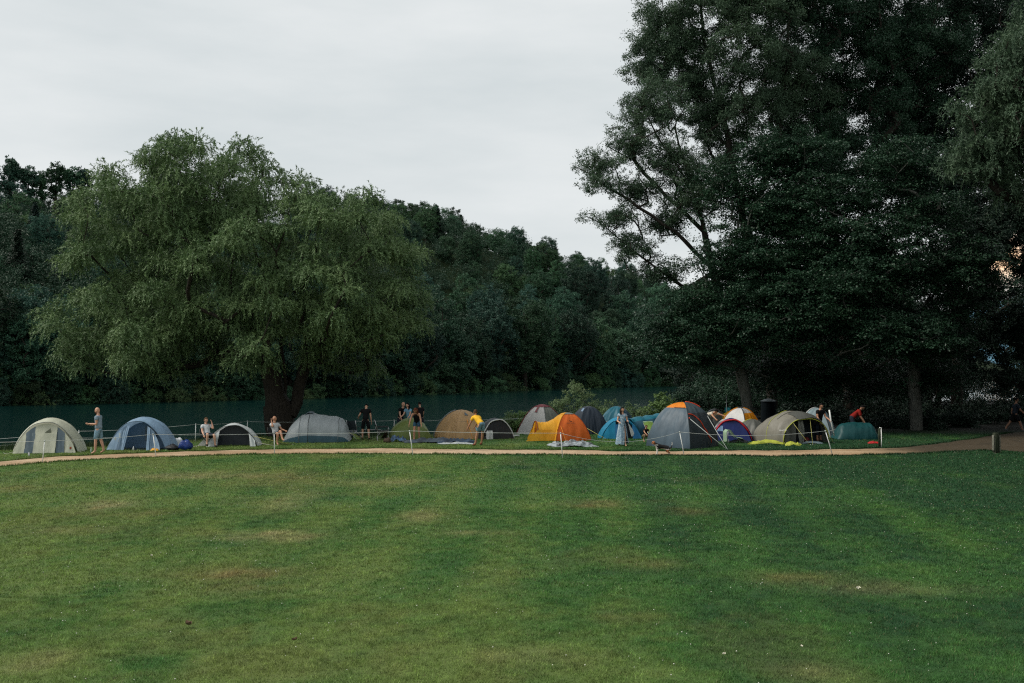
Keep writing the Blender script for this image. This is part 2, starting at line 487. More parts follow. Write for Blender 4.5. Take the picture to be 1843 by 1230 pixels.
# water
m, nt, out = new_mat('river_water')
p = nt.nodes.new('ShaderNodeBsdfPrincipled')
p.inputs['Base Color'].default_value = (0.002, 0.017, 0.016, 1); p.inputs['Roughness'].default_value = 0.12; p.inputs['IOR'].default_value = 1.33
nw = noise_node(nt, 0.9, 4, 0.6, vscale=(0.55, 1.6, 1.0))
nw2 = noise_node(nt, 0.06, 2, 0.5, vscale=(0.6, 1.4, 1.0))
b = nt.nodes.new('ShaderNodeBump'); b.inputs['Strength'].default_value = 0.6; b.inputs['Distance'].default_value = 0.10
mm = nt.nodes.new('ShaderNodeMath'); mm.operation = 'MULTIPLY'
nt.links.new(nw.outputs[0], mm.inputs[0]); nt.links.new(nw2.outputs[0], mm.inputs[1])
nt.links.new(mm.outputs[0], b.inputs['Height']); nt.links.new(b.outputs[0], p.inputs['Normal'])
nt.links.new(p.outputs[0], out.inputs[0])
wx = np.linspace(-400, 700, 12); wy = np.linspace(34, 900, 10)
WX, WY = np.meshgrid(wx, wy)
idx = np.arange(WX.size).reshape(WX.shape)
F = np.stack([idx[:-1, :-1], idx[:-1, 1:], idx[1:, 1:], idx[1:, :-1]], -1).reshape(-1, 4)
tag(link('water', mesh_np('water', np.stack([WX, WY, WX * 0 + WATER_Z], -1).reshape(-1, 3), F, m)), kind='structure')

# far bank: shoreline control points (X, Y), hill height and slope length
SH_S = np.array([0, 1, 2, 3, 4, 5, 6, 7, 8, 9], float)
SH_X = np.array([-165, -100, -57, -41, -25, -9, 9, 42, 95, 190], float)
SH_Y = np.array([78, 96, 110, 122, 137, 158, 186, 215, 268, 330], float)
SH_H = np.zeros(10)
SH_D = np.array([115, 112, 105, 110, 120, 125, 120, 110, 80, 80], float)
def shore(s): return np.interp(s, SH_S, SH_X), np.interp(s, SH_S, SH_Y)
def hill_pt(s, d):
    """point of the far hillside: s along the shore, d metres behind the water line"""
    s = np.asarray(s, float); d = np.asarray(d, float)
    x, y = shore(s)
    x1, y1 = shore(np.minimum(s + 0.25, 9)); x0, y0 = shore(np.maximum(s - 0.25, 0))
    tx, ty = x1 - x0, y1 - y0; L = np.hypot(tx, ty)
    X = x - ty / L * d; Y = y + tx / L * d
    H = np.interp(s, SH_S, SH_H); D = np.interp(s, SH_S, SH_D)
    q = np.clip(d / D, -0.2, 1)
    z = -1.15 + (H + 1) * np.where(q > 0, 0.30 * q + 0.70 * q * q * (3 - 2 * q), q * 0.6)
    z = z - np.clip(d - D, 0, 400) * 0.08
    z = z + 1.6 * (fbm(X * 0.04, Y * 0.04, 55) - 0.5) * np.clip(d / 20, 0, 1)
    return X, Y, z
# ridge heights: where the wooded skyline stands on each bearing
SKY_X = [-900, -200, 0, 160, 300, 680, 740, 800, 860, 950, 1010, 1060, 1130, 1300, 1500, 1700, 1900]
SKY_Y = [250, 310, 345, 352, 340, 345, 350, 395, 446, 478, 492, 500, 500, 520, 560, 600, 605]
for i in range(10):
    X, Y, Z = hill_pt(SH_S[i], SH_D[i])
    y_ = np.interp(921.5 + FPX * X / Y, SKY_X, SKY_Y)
    SH_H[i] = max(0.5, CAM_Z + (655 - y_) / FPX * Y - 8.0)
ss = np.linspace(0, 9, 160); dd = np.concatenate([np.linspace(-6, 140, 60), np.array([170, 220, 300])])
S2, D2 = np.meshgrid(ss, dd)
X, Y, Z = hill_pt(S2, D2)
idx = np.arange(X.size).reshape(X.shape)
F = np.stack([idx[:-1, :-1], idx[:-1, 1:], idx[1:, 1:], idx[1:, :-1]], -1).reshape(-1, 4)
tag(link('hill', mesh_np('hill', np.stack([X, Y, Z], -1).reshape(-1, 3), F, M['hill'], True)), kind='structure')

# wooded mountain far down the valley, distance haze painted in as blue
mmx, mnt, mout = new_mat('mountain_forest_haze')
mp_ = mnt.nodes.new('ShaderNodeBsdfPrincipled'); mp_.inputs['Roughness'].default_value = 1.0
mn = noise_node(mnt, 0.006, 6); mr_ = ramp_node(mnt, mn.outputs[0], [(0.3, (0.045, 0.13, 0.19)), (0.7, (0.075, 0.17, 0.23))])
mnt.links.new(mr_.outputs[0], mp_.inputs['Base Color']); mnt.links.new(mp_.outputs[0], mout.inputs[0])
mu_, mv_ = np.meshgrid(np.linspace(0, 1, 60), np.linspace(0, 1, 24))
MX = 900 + 2600 * mu_; MY = 3000 + 1500 * (mv_ - 0.5)
MZ = -8 + (262 * np.exp(-((mu_ - 0.38) / 0.24) ** 2) + 60 * (fbm(mu_ * 7, mv_ * 5, 61) - 0.3)) * np.sin(np.pi * mv_) ** 0.8
idx = np.arange(MX.size).reshape(MX.shape)
F = np.stack([idx[:-1, :-1], idx[:-1, 1:], idx[1:, 1:], idx[1:, :-1]], -1).reshape(-1, 4)
tag(link('mountain', mesh_np('mountain', np.stack([MX, MY, MZ], -1).reshape(-1, 3), F, mmx, True)), kind='structure')

# ------------------------------------------------------------------ grass: every blade a small triangle
def blades(n, y0, y1, hmin, hmax, wid, seed, keep=None, margin=1.06, out=0.0):
    r = np.random.default_rng(seed)
    # area-uniform in the trapezoid the camera looks over, a little wider on both sides
    y = np.sqrt(r.uniform(y0 ** 2, y1 ** 2, n)); hw = 0.5145 * margin * y + 0.6
    x = r.uniform(-1, 1, n) * hw
    if out: x = np.where(r.uniform(0, 1, n) < 0.5, -1, 1) * (hw + r.uniform(0, out, n))      # the lawn goes on to both sides
    # tufts: pull the blades a little towards lattice-free centres
    cl = fbm(x * 5.5, y * 5.5, seed + 3, 2)
    k = r.uniform(0, 1, n) < np.clip(0.25 + 1.5 * cl, 0, 1)
    if keep is not None: k &= keep(x, y)
    x, y, cl = x[k], y[k], cl[k]
    n = len(x)
    h = r.uniform(hmin, hmax, n) * (0.6 + 0.8 * cl)
    a = r.uniform(0, 2 * math.pi, n); lean = r.uniform(0.25, 1.15, n) * h
    b = r.uniform(0, 2 * math.pi, n)
    z = gz(x, y)
    w = wid * r.uniform(0.6, 1.3, n)
    P = np.stack([x, y, z - 0.004], -1)
    side = np.stack([np.cos(b), np.sin(b), 0 * b], -1) * w[:, None] * 0.5
    tip = P + np.stack([np.cos(a) * lean, np.sin(a) * lean, h], -1)
    V = np.stack([P - side, P + side, tip], 1).reshape(-1, 3)
    F = np.arange(3 * n).reshape(n, 3)
    tuft = 0.42 + 1.2 * fbm(x * 7.5, y * 7.5, seed + 9, 2)
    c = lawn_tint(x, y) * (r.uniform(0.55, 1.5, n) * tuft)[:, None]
    straw = r.uniform(0, 1, n) < 0.05
    c[straw] = c[straw] * 0.4 + np.array([0.16, 0.14, 0.07]) * 0.6
    return V, F, np.repeat(c * 1.30, 3, 0)
off_path = lambda x, y: path_d(x, y) < -0.02
on_land = lambda x, y: (y < np.interp(x, BX, BY) + 0.6)
parts = [
    blades(70000, 5.5, 9.5, 0.02, 0.05, 0.016, 5, margin=2.4), blades(260000, 9.5, 25, 0.022, 0.05, 0.019, 6, out=8.0), blades(170000, 25, 42, 0.022, 0.055, 0.028, 7, out=8.0, keep=lambda x, y: off_path(x, y) & on_land(x, y)),
    blades(330000, 9.5, 15.5, 0.018, 0.045, 0.0085, 1),
    blades(330000, 15.5, 25, 0.022, 0.050, 0.014, 2),
    blades(330000, 25, 44, 0.022, 0.055, 0.024, 3, keep=lambda x, y: off_path(x, y) & on_land(x, y)),
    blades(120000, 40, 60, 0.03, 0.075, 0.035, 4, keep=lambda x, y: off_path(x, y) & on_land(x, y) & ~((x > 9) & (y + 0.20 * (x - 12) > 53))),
]
# ragged longer grass along both path edges
r_ = np.random.default_rng(9)
ex = r_.uniform(-24, 26, 26000); lo, hi = path_edges(ex)
ey = np.where(r_.uniform(0, 1, len(ex)) < 0.5, lo - np.abs(r_.normal(0, 0.10, len(ex))) + 0.05, hi + np.abs(r_.normal(0, 0.12, len(ex))) - 0.05)
n = len(ex); h = r_.uniform(0.04, 0.11, n) * (0.4 + fbm(ex * 2, ey * 2, 5)); a = r_.uniform(0, 6.28, n); b = r_.uniform(0, 6.28, n)
P = np.stack([ex, ey, gz(ex, ey)], -1)
side = np.stack([np.cos(b), np.sin(b), 0 * b], -1) * 0.016
tip = P + np.stack([np.cos(a) * h * .5, np.sin(a) * h * .5, h], -1)
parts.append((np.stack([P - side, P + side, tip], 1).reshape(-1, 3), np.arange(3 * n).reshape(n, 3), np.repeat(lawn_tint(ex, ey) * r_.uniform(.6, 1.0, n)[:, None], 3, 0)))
VV, FF, CC, b0 = [], [], [], 0
for v, f, c in parts:
    VV.append(v); FF.append(f + b0); CC.append(c); b0 += len(v)
tag(link('grass', mesh_np('grass', np.concatenate(VV), np.concatenate(FF), M['blade'], False, np.concatenate(CC))), kind='stuff')

# taller weeds and reeds along the top of the bank
r_ = np.random.default_rng(12)
n = 60000
ex = r_.uniform(-30, 14, n); e = np.interp(ex, BX, BY); ey = e + r_.normal(0.1, 0.7, n)
cl = fbm(ex * 0.9, ey * 0.9, 15, 3); k = r_.uniform(0, 1, n) < np.clip((cl - 0.32) * 3, 0, 1)
ex, ey, cl = ex[k], ey[k], cl[k]; n = len(ex)
h = r_.uniform(0.10, 0.42, n) * cl * 1.3; a = r_.uniform(0, 6.28, n); b = r_.uniform(0, 6.28, n)
P = np.stack([ex, ey, gz(ex, ey) - 0.02], -1); side = np.stack([np.cos(b), np.sin(b), 0 * b], -1) * 0.014
tip = P + np.stack([np.cos(a) * h * .45, np.sin(a) * h * .45, h], -1)
cc = np.array([0.030, 0.055, 0.020]) * r_.uniform(0.5, 1.5, n)[:, None]
tag(link('bank_grass', mesh_np('bank_grass', np.stack([P - side, P + side, tip], 1).reshape(-1, 3), np.arange(3 * n).reshape(n, 3), M['blade'], False, np.repeat(cc, 3, 0))), kind='stuff')

# white clover heads dotted through the lawn
r_ = np.random.default_rng(14)
n = 2600
y = np.sqrt(r_.uniform(9.8 ** 2, 43 ** 2, n)); x = r_.uniform(-1, 1, n) * (0.53 * y)
cl = fbm(x * 0.5, y * 0.5, 91, 3)
k = (r_.uniform(0, 1, n) < np.clip((cl - 0.40) * 4 + 0.10 + 0.02 * x, 0.04, 1)) & (path_d(x, y) < -0.1)
x, y = x[k], y[k]; n = len(x)
oct_v = np.array([(1, 0, 0), (-1, 0, 0), (0, 1, 0), (0, -1, 0), (0, 0, 1), (0, 0, -1)], float)
oct_f = np.array([(0, 2, 4), (2, 1, 4), (1, 3, 4), (3, 0, 4), (2, 0, 5), (1, 2, 5), (3, 1, 5), (0, 3, 5)])
rr = r_.uniform(0.006, 0.011, n)
V = (oct_v[None] * rr[:, None, None] + np.stack([x, y, gz(x, y) + r_.uniform(0.02, 0.045, n)], -1)[:, None])
F = (oct_f[None] + 6 * np.arange(n)[:, None, None]).reshape(-1, 3)
M['clover'] = plain('clover_petals', (0.55, 0.56, 0.48), 0.8)
tag(link('clover_flowers', mesh_np('clover_flowers', V.reshape(-1, 3), F, M['clover'])), kind='stuff')
# a few dry leaves lying on the lawn
M['dead_leaf'] = plain('dead_leaf', (0.13, 0.085, 0.05), 0.8, 0.4, 3)
M['pale_leaf'] = plain('pale_fallen_leaf', (0.52, 0.50, 0.40), 0.7, 0.2, 3)
def fallen(px, py, size, mat, label):
    p = g(px, py); rg = random.Random(int(px))
    b = MB()
    ca, sa = math.cos(rg.uniform(0, 6)), math.sin(rg.uniform(0, 6))
    def fn(u, v):
        L = (u - 0.5) * size; w = (v - 0.5) * size * 0.7 * math.sin(math.pi * (0.08 + 0.88 * u))
        return (p.x + ca * L - sa * w, p.y + sa * L + ca * w, p.z + 0.045 + 0.25 * size * ((v - 0.5) ** 2 * 4 + (u - .5) ** 2 * 2))
    b.grid(fn, 6, 4)
    tag(b.build('fallen_leaf', mat), label, 'leaf', 'dead leaves lying on the lawn')
fallen(339, 1131, 0.16, M['dead_leaf'], 'curled brown dead leaf on the lawn, biggest of the fallen leaves')
fallen(530, 1159, 0.10, M['dead_leaf'], 'small reddish brown leaf on the near lawn, right of the big curled one')
fallen(273, 1006, 0.09, M['pale_leaf'], 'small pale leaf on the yellowish lawn above the big brown leaf')
fallen(1545, 1066, 0.11, M['pale_leaf'], 'large whitish leaf lying on the dark green lawn')
fallen(1443, 1171, 0.06, M['pale_leaf'], 'tiny whitish leaf upright on the near lawn')
fallen(1303, 1185, 0.06, M['pale_leaf'], 'small pale leaf on the near lawn, left of the tiny whitish one')
# ------------------------------------------------------------------ trees
def unit(v): return v / np.maximum(np.linalg.norm(v, axis=-1, keepdims=True), 1e-9)

def leaves_mesh(name, P, D, Nn, L, W, mat):
    """rhombic leaf cards: P base, D long axis, Nn face normal hint, L length, W width"""
    D = unit(D); S = unit(np.cross(D, Nn))
    L = L[:, None]; W = W[:, None]
    mid = P + D * L * 0.45
    V = np.stack([P, mid + S * W * 0.5, P + D * L, mid - S * W * 0.5], 1).reshape(-1, 3)
    F = np.arange(len(P) * 4).reshape(-1, 4)
    return mesh_np(name, V, F, mat)

def rand_dir(r, n):
    v = r.normal(size=(n, 3)); return unit(v)

def clump_centres(ells, n, r, shell=(0.72, 1.0), inner=0.25, gap=0.0, floor=None):
    """points spread through the outer shell (and a few inside) of a union of ellipsoids (cx,cy,cz,rx,ry,rz)"""
    E = np.array(ells, float)
    w = (E[:, 3] * E[:, 4] * E[:, 5]) ** (2 / 3); w /= w.sum()
    out = []
    tries = 0
    while len(out) < n and tries < n * 60:
        tries += 1
        k = r.choice(len(E), p=w)
        d = rand_dir(r, 1)[0]
        f = r.uniform(*shell) if r.uniform() > inner else r.uniform(0.25, shell[0])
        p = E[k, :3] + d * E[k, 3:] * f
        q = (((p - E[:, :3]) / E[:, 3:]) ** 2).sum(1); q[k] = 9
        if (q < 0.45).any() and r.uniform() < 0.8: continue
        if floor is not None and p[2] < floor: continue
        if gap and out:
            if (np.linalg.norm(np.array(out) - p, axis=1) < gap).any(): continue
        out.append(p)
    return np.array(out)

def skeleton(trunks, targets, r, r_base, r_tip=0.02, sag=0.15, wig=0.06, pw=0.62):
    """trunks: list of polylines (first is the root stem, others may fork from its base); each target is reached by a limb
    that leaves the nearest existing branch.  Returns mesh arrays of the tapering tubes."""
    pos, par, w = [], [], []
    for tr in trunks:
        tr = [np.array(p, float) for p in tr]
        prev = -1
        if pos:
            dd = [np.linalg.norm(p - tr[0]) for p in pos]; prev = int(np.argmin(dd))
        for a, b in zip(tr[:-1], tr[1:]):
            m = max(2, int(np.linalg.norm(b - a) / 0.8))
            for i in range(m):
                if prev == -1 or i > 0 or np.linalg.norm(pos[prev] - a) > 0.05:
                    q = a + (b - a) * i / m + (r.normal(size=3) * wig * 0.6 if (i > 0 or prev != -1) else 0)
                    pos.append(q); par.append(prev); prev = len(pos) - 1
        pos.append(tr[-1]); par.append(prev)
    root = np.array(trunks[0][0], float)
    order = np.argsort(np.linalg.norm(targets - root, axis=1))
    nt0 = len(pos)
    ends = []
    for t in order:
        p = targets[t]
        A = np.array(pos)
        dv = p - A; dist = np.linalg.norm(dv, axis=1)
        cost = dist + 0.9 * np.maximum(0, A[:, 2] - p[2]) + 0.25 * np.linalg.norm(A - root, axis=1) * 0.3
        cost[:min(3, len(A))] += 3.0
        j = int(np.argmin(cost))
        a = A[j]
        if par[j] >= 0: tdir = unit((a - A[par[j]])[None])[0]
        else: tdir = np.array([0, 0, 1.0])
        L = dist[j]
        c1 = a + tdir * L * 0.35
        m = max(2, int(L / 0.7))
        prev = j
        for i in range(1, m + 1):
            u = i / m
            q = (1 - u) ** 2 * a + 2 * u * (1 - u) * c1 + u * u * p
            q = q + np.array([0, 0, -sag * L * u * (1 - u)])
            if i < m: q = q + r.normal(size=3) * wig * min(1, L / 2)
            pos.append(q); par.append(prev); prev = len(pos) - 1
        ends.append(prev)
    pos = np.array(pos); par = np.array(par)
    w = np.zeros(len(pos)); w[ends] += 1
    has = np.zeros(len(pos), bool); has[par[par >= 0]] = True
    w[(~has) & (w == 0)] = 1
    for i in range(len(pos) - 1, -1, -1):
        if par[i] >= 0: w[par[i]] += w[i]
    rad = r_tip + (r_base - r_tip) * (w / w.max()) ** pw
    # taper by height so that trunks thin out even when the pipe model is flat
    K = 6
    ang = 2 * math.pi * np.arange(K) / K
    Vs, Fs, nb = [], [], 0
    ch = [i for i in range(len(pos)) if par[i] >= 0]
    a = pos[par[ch]]; b = pos[ch]
    ra = np.minimum(rad[par[ch]], rad[ch] * 1.6); rb = rad[ch]
    t = unit(b - a)
    ref = np.where(np.abs(t[:, 2:3]) < 0.9, np.array([[0, 0, 1.0]]), np.array([[1.0, 0, 0]]))
    u = unit(np.cross(t, ref)); v = np.cross(t, u)
    ring = u[:, None] * np.cos(ang)[None, :, None] + v[:, None] * np.sin(ang)[None, :, None]
    A = (a - t * ra[:, None] * 0.15)[:, None] + ring * ra[:, None, None]
    B = (b + t * rb[:, None] * 0.15)[:, None] + ring * rb[:, None, None]
    V = np.concatenate([A, B], 1).reshape(-1, 3)
    base = np.arange(len(ch))[:, None] * 2 * K
    j = np.arange(K); j2 = (j + 1) % K
    F = np.stack([base + j, base + j2, base + K + j2, base + K + j], -1).reshape(-1, 4)
    return V, F

def foliage(style, C, n_leaf, r, rc, L, W, spread=1.0):
    """leaf arrays for clump centres C; rc = clump radius"""
    m = len(C)
    if style == 'willow':
        ns = max(1, n_leaf // (m * 16)); per = 16
        st = np.repeat(C, ns, 0); n = len(st)
        d0 = rand_dir(r, n); d0[:, 2] = np.abs(d0[:, 2]) * 0.9 - 0.1
        st = st + d0 * rc * r.uniform(0.2, 1.0, (n, 1)) * np.array([1, 1, 0.9])
        out = unit(d0 + r.normal(size=(n, 3)) * 0.4)
        ln = r.uniform(0.35, 1.0, (n, 1)) * spread; dr = r.uniform(0.05, 0.95, (n, 1)) * (1.1 - 0.8 * d0[:, 2:3])
        u = (np.arange(per) + 0.5) / per
        u = u[None, :, None] + r.uniform(-0.03, 0.03, (n, per, 1))
        path = st[:, None] + out[:, None] * ln[:, None] * (0.75 * u - 0.25 * u * u) - np.array([0, 0, 1.0]) * (ln * dr)[:, None] * u ** 1.8
        tang = out[:, None] * (0.75 - 0.5 * u) - np.array([0, 0, 1.0]) * 1.8 * dr[:, None] * u ** 0.8
        P = path.reshape(-1, 3); T = unit(tang.reshape(-1, 3))
        D = unit(T + r.normal(size=P.shape) * 0.55)
        cen = np.repeat(np.repeat(C, ns, 0), per, 0)
        Nn = unit(unit(P - cen) * 1.0 + np.array([0, 0, 0.7]) + r.normal(size=P.shape) * 0.55)
    elif style == 'spray':
        ns = 5; per = max(4, n_leaf // (m * ns))
        cc = np.repeat(C, ns, 0) + r.normal(size=(m * ns, 3)) * rc * np.array([0.62, 0.62, 0.42])
        n = len(cc)
        tilt = r.normal(size=(n, 2)) * 0.22
        q = np.sqrt(r.uniform(0, 1, (n, per))); a = r.uniform(0, 2 * math.pi, (n, per))
        R0 = rc * r.uniform(0.45, 0.85, (n, 1))
        x = q * np.cos(a) * R0; y = q * np.sin(a) * R0
        z = tilt[:, :1] * x + tilt[:, 1:] * y - 0.30 * q ** 2 * R0 + r.normal(size=(n, per)) * 0.07
        P = (cc[:, None] + np.stack([x, y, z], -1)).reshape(-1, 3)
        D = np.stack([np.cos(a), np.sin(a), -0.35 + 0 * a], -1).reshape(-1, 3) + r.normal(size=P.shape) * 0.5
        Nn = unit(np.array([0, 0, 1.0]) + r.normal(size=P.shape) * 0.42)
    else:
        per = max(4, n_leaf // m)
        k = 6; per = max(1, per // k); n = m * k
        off = r.normal(size=(n, 3)) * rc * np.array([0.52, 0.52, 0.42])
        ax = rand_dir(r, n); ax[:, 2] *= 0.6; ax = unit(ax)          # each clump is a handful of twigs, longer than wide
        d = rand_dir(r, n * per); f = r.uniform(0.2, 1.0, (n * per, 1)) ** 0.6
        rr = np.repeat(rc * r.uniform(0.28, 0.55, (n, 1)), per, 0)
        al = r.normal(size=(n * per, 1)) * rc * 0.28
        P = np.repeat(np.repeat(C, k, 0) + off, per, 0) + d * f * rr * np.array([1, 1, 0.75]) + np.repeat(ax, per, 0) * al
        d = unit(d + np.repeat(off / rc, per, 0))
        D = unit(d * 0.6 + r.normal(size=P.shape) * 0.8 + np.array([0, 0, -0.25]))
        Nn = unit(d * 0.7 + np.array([0, 0, 0.7]) + r.normal(size=P.shape) * 0.6)
    n = len(P)
    return P, D, Nn, L * r.uniform(0.65, 1.3, n), W * r.uniform(0.7, 1.2, n)

def build_tree(name, base, trunks, ells, style, n_clump, n_leaf, rc, L, W, mat, bark, r_base, label, cat='tree', group=None,
               seed=1, shell=(0.72, 1.0), inner=0.25, gap=0.0, spread=1.0, floor=None, sag=0.15, r_tip=0.018, hidden_limbs=1.0, pw=0.62):
    """ells and trunks in world coordinates"""
    r = np.random.default_rng(seed)
    base = np.array(base, float)
    C = clump_centres(np.array(ells, float), n_clump, r, shell, inner, gap, floor) - base
    tr = [[np.array(p, float) - base for p in t] for t in trunks]
    tg = C if hidden_limbs >= 1 else C[:int(len(C) * hidden_limbs)]
    V, F = skeleton(tr, tg, r, r_base, r_tip=r_tip, sag=sag, pw=pw)
    root = empty(name, base, 0, label, cat, group)
    link('trunk', mesh_np('trunk', V, F, bark, True), root)
    link('crown', leaves_mesh('crown', *foliage(style, C, n_leaf, r, rc, L, W, spread), mat), root)
    return root

def pe(px, py, rx, ry, Y, dy=0.0, ryd=None):
    """ellipsoid seen at a pixel, at distance Y (+dy): centre and radii in metres"""
    c = at(px, py, Y + dy); k = (Y + dy) / FPX
    return (c.x, c.y, c.z, rx * k, (ryd if ryd else 0.5 * (rx + ry) * k), ry * k)
def pt(px, py, Y): return tuple(at(px, py, Y))

# --- the willow by the water
WY_ = 50.0
wb = g(505, 797); wb = Vector((at(508, 790, WY_).x, WY_, float(gz(at(508, 790, WY_).x, WY_)) - 0.1))
ells = [pe(385, 335, 122, 78, WY_, 0.5, 4.2), pe(285, 370, 110, 80, WY_, -1, 3.8), pe(210, 440, 95, 110, WY_, 0.5, 3.6), pe(600, 425, 115, 85, WY_, -0.5, 3.8), pe(565, 375, 60, 48, WY_, 0.5, 2.4), pe(680, 520, 85, 110, WY_, 0, 3.4),
        pe(168, 580, 74, 62, WY_, 0, 2.6), pe(410, 490, 185, 115, WY_, -1.0, 4.8), pe(255, 590, 100, 75, WY_, -2.0, 3.2), pe(575, 545, 125, 68, WY_, -2.2, 3.4), pe(440, 605, 56, 56, WY_, -3.6, 1.6), pe(715, 570, 62, 48, WY_, 0.5, 2.4), pe(400, 540, 190, 90, WY_, 3.0, 3.0), pe(640, 600, 75, 45, WY_, -1.0, 2.2),
        pe(270, 640, 85, 42, WY_, -1, 2.0), pe(165, 640, 46, 34, WY_, 0, 1.4), pe(452, 655, 40, 38, WY_, -3.2, 1.2), pe(610, 640, 80, 36, WY_, 1, 1.8), pe(350, 630, 70, 40, WY_, 1.5, 2.0), pe(330, 315, 78, 46, WY_, .3, 2.6), pe(440, 300, 50, 44, WY_, .3, 2.0)]
fork = at(490, 700, WY_)
trunks = [[tuple(wb), pt(500, 735, WY_), pt(492, 690, WY_), pt(478, 620, WY_), pt(450, 560, WY_ - .4), pt(400, 490, WY_ - .6), pt(330, 450, WY_ - 1), pt(255, 420, WY_ - 1)],
          [pt(525, 745, WY_), pt(538, 700, WY_ + .3), pt(552, 640, WY_ + .3), pt(548, 560, WY_), pt(540, 480, WY_ - .3), pt(560, 410, WY_)],
          [pt(512, 740, WY_), pt(515, 690, WY_ + .5), pt(505, 600, WY_ + .8), pt(470, 480, WY_ + 1.0), pt(430, 380, WY_ + 1.0)],
          [pt(552, 640, WY_), pt(610, 570, WY_ - .5), pt(670, 530, WY_ - .5)]]
build_tree('willow_tree', tuple(wb), trunks, ells, 'willow', 300, 620000, 0.95, 0.135, 0.043, M['willow'], M['bark_dark'], 0.78,
           'broad olive green willow with drooping branches and dark forked trunk at the water', seed=3, shell=(0.80, 1.0), inner=0.16, spread=1.0, r_tip=0.010, gap=0.98, pw=0.85)

# --- the grove on the right
def grove(name, bpx, Y, tr, el, style, nc, nl, rc, L, W, mat, bark, rb, label, seed, **kw):
    b = at(bpx, 760, Y); b = (b.x, Y, float(gz(b.x, Y)) - 0.1)
    trunks = [[b] + [pt(x, y, Y + d) for (x, y, d) in tr[0]]] + [[pt(x, y, Y + d) for (x, y, d) in t] for t in tr[1:]]
    el = [pe(x, y, rx, ry, Y, d, None if len(q) == 0 else q[0]) for (x, y, rx, ry, d, *q) in el]
    return build_tree(name, b, trunks, el, style, nc, nl, rc, L, W, mat, bark, rb, label, group='trees of the dark grove beside the camp', seed=seed, **kw)

# leaning tree whose open limbs reach out over the river
grove('leaning_tree', 1352, 58, [[(1330, 660, 0), (1310, 580, 0), (1285, 490, 0), (1262, 400, 0), (1240, 320, .3), (1215, 230, .3)],
       [(1288, 490, 0), (1215, 418, -.5), (1150, 375, -.6), (1105, 345, -.6), (1060, 312, -.6)], [(1270, 420, 0), (1200, 355, .6), (1140, 290, .6), (1090, 262, .6)],
       [(1235, 520, -.5), (1180, 482, -.8), (1120, 435, -.8), (1085, 405, -.8)], [(1240, 330, .3), (1180, 240, .4), (1150, 180, .4)]],
      [(1078, 292, 50, 28, 0, 1.5), (1075, 330, 42, 26, -.5, 1.2), (1140, 255, 62, 42, .5, 1.8), (1180, 190, 70, 60, .5, 2.0), (1100, 388, 55, 26, -.8, 1.2), (1150, 340, 60, 34, .3, 1.5), (1200, 290, 62, 55, .5, 2.0), (1135, 445, 52, 34, -.8, 1.4), (1200, 400, 60, 35, .5, 1.6), (1190, 490, 50, 26, -.6, 1.3), (1245, 350, 60, 70, 0, 2.0), (1150, 200, 34, 50, .4, 1.5)],
      'puff', 520, 125000, 0.46, 0.11, 0.05, M['poplar'], M['bark_dark'], 0.26,
      'leaning tree at the grove edge with open dark limbs reaching out against the sky', 21, shell=(0.5, 1.0), inner=0.4)
# tall feathery tree behind it, cut by the top of the frame
grove('tall_tree', 1395, 63, [[(1375, 600, 0), (1345, 420, 0), (1310, 250, 0), (1270, 80, 0), (1240, -120, 0)], [(1345, 420, 0), (1400, 250, .5), (1420, 60, .5), (1400, -150, .5)]],
      [(1205, 60, 68, 85, 0), (1265, -60, 95, 90, 0), (1250, 150, 75, 70, .5), (1340, 60, 95, 110, -1), (1400, -80, 110, 90, 0), (1330, 210, 85, 70, .5), (1420, 170, 80, 90, 1), (1290, 280, 70, 50, 1), (1170, 120, 36, 60, 0), (1330, -20, 90, 90, -1)],
      'puff', 430, 380000, 0.85, 0.125, 0.06, M['poplar'], M['bark_dark'], 0.34,
      'tallest feathery grey green tree of the grove, cut by the top edge', 22, shell=(0.6, 1.0), inner=0.3, spread=0.75)
grove('tall_tree', 1530, 66, [[(1520, 600, 0), (1500, 420, 0), (1490, 250, 0), (1480, 60, 0), (1500, -140, 0)]],
      [(1500, 100, 120, 130, 0), (1550, -60, 130, 110, 0), (1590, 190, 100, 110, .5), (1470, 260, 90, 80, -.5), (1640, 60, 110, 130, 1), (1450, 20, 90, 110, -1)],
      'puff', 480, 400000, 0.9, 0.135, 0.07, M['alder'], M['bark_dark'], 0.36,
      'tall dark tree in the middle of the grove with crown above the layered alder', 23, shell=(0.6, 1.0), inner=0.3, spread=0.8)
grove('tall_tree', 1720, 70, [[(1725, 600, 0), (1715, 400, 0), (1700, 200, 0), (1710, 0, 0)]],
      [(1690, 200, 120, 150, 0), (1760, 60, 130, 150, 0), (1650, 340, 100, 90, 0), (1780, 330, 90, 90, 0), (1710, -90, 130, 90, 0), (1820, 200, 90, 120, 0), (1840, 20, 100, 130, 0), (1800, 110, 80, 90, -1), (1760, 230, 70, 80, -1), (1730, 440, 70, 60, 0)],
      'puff', 480, 330000, 1.05, 0.17, 0.09, M['dark_leaf'], M['bark_dark'], 0.4,
      'tall blackish green tree behind the pale willow branches near the right edge', 24, shell=(0.6, 1.0), inner=0.3)
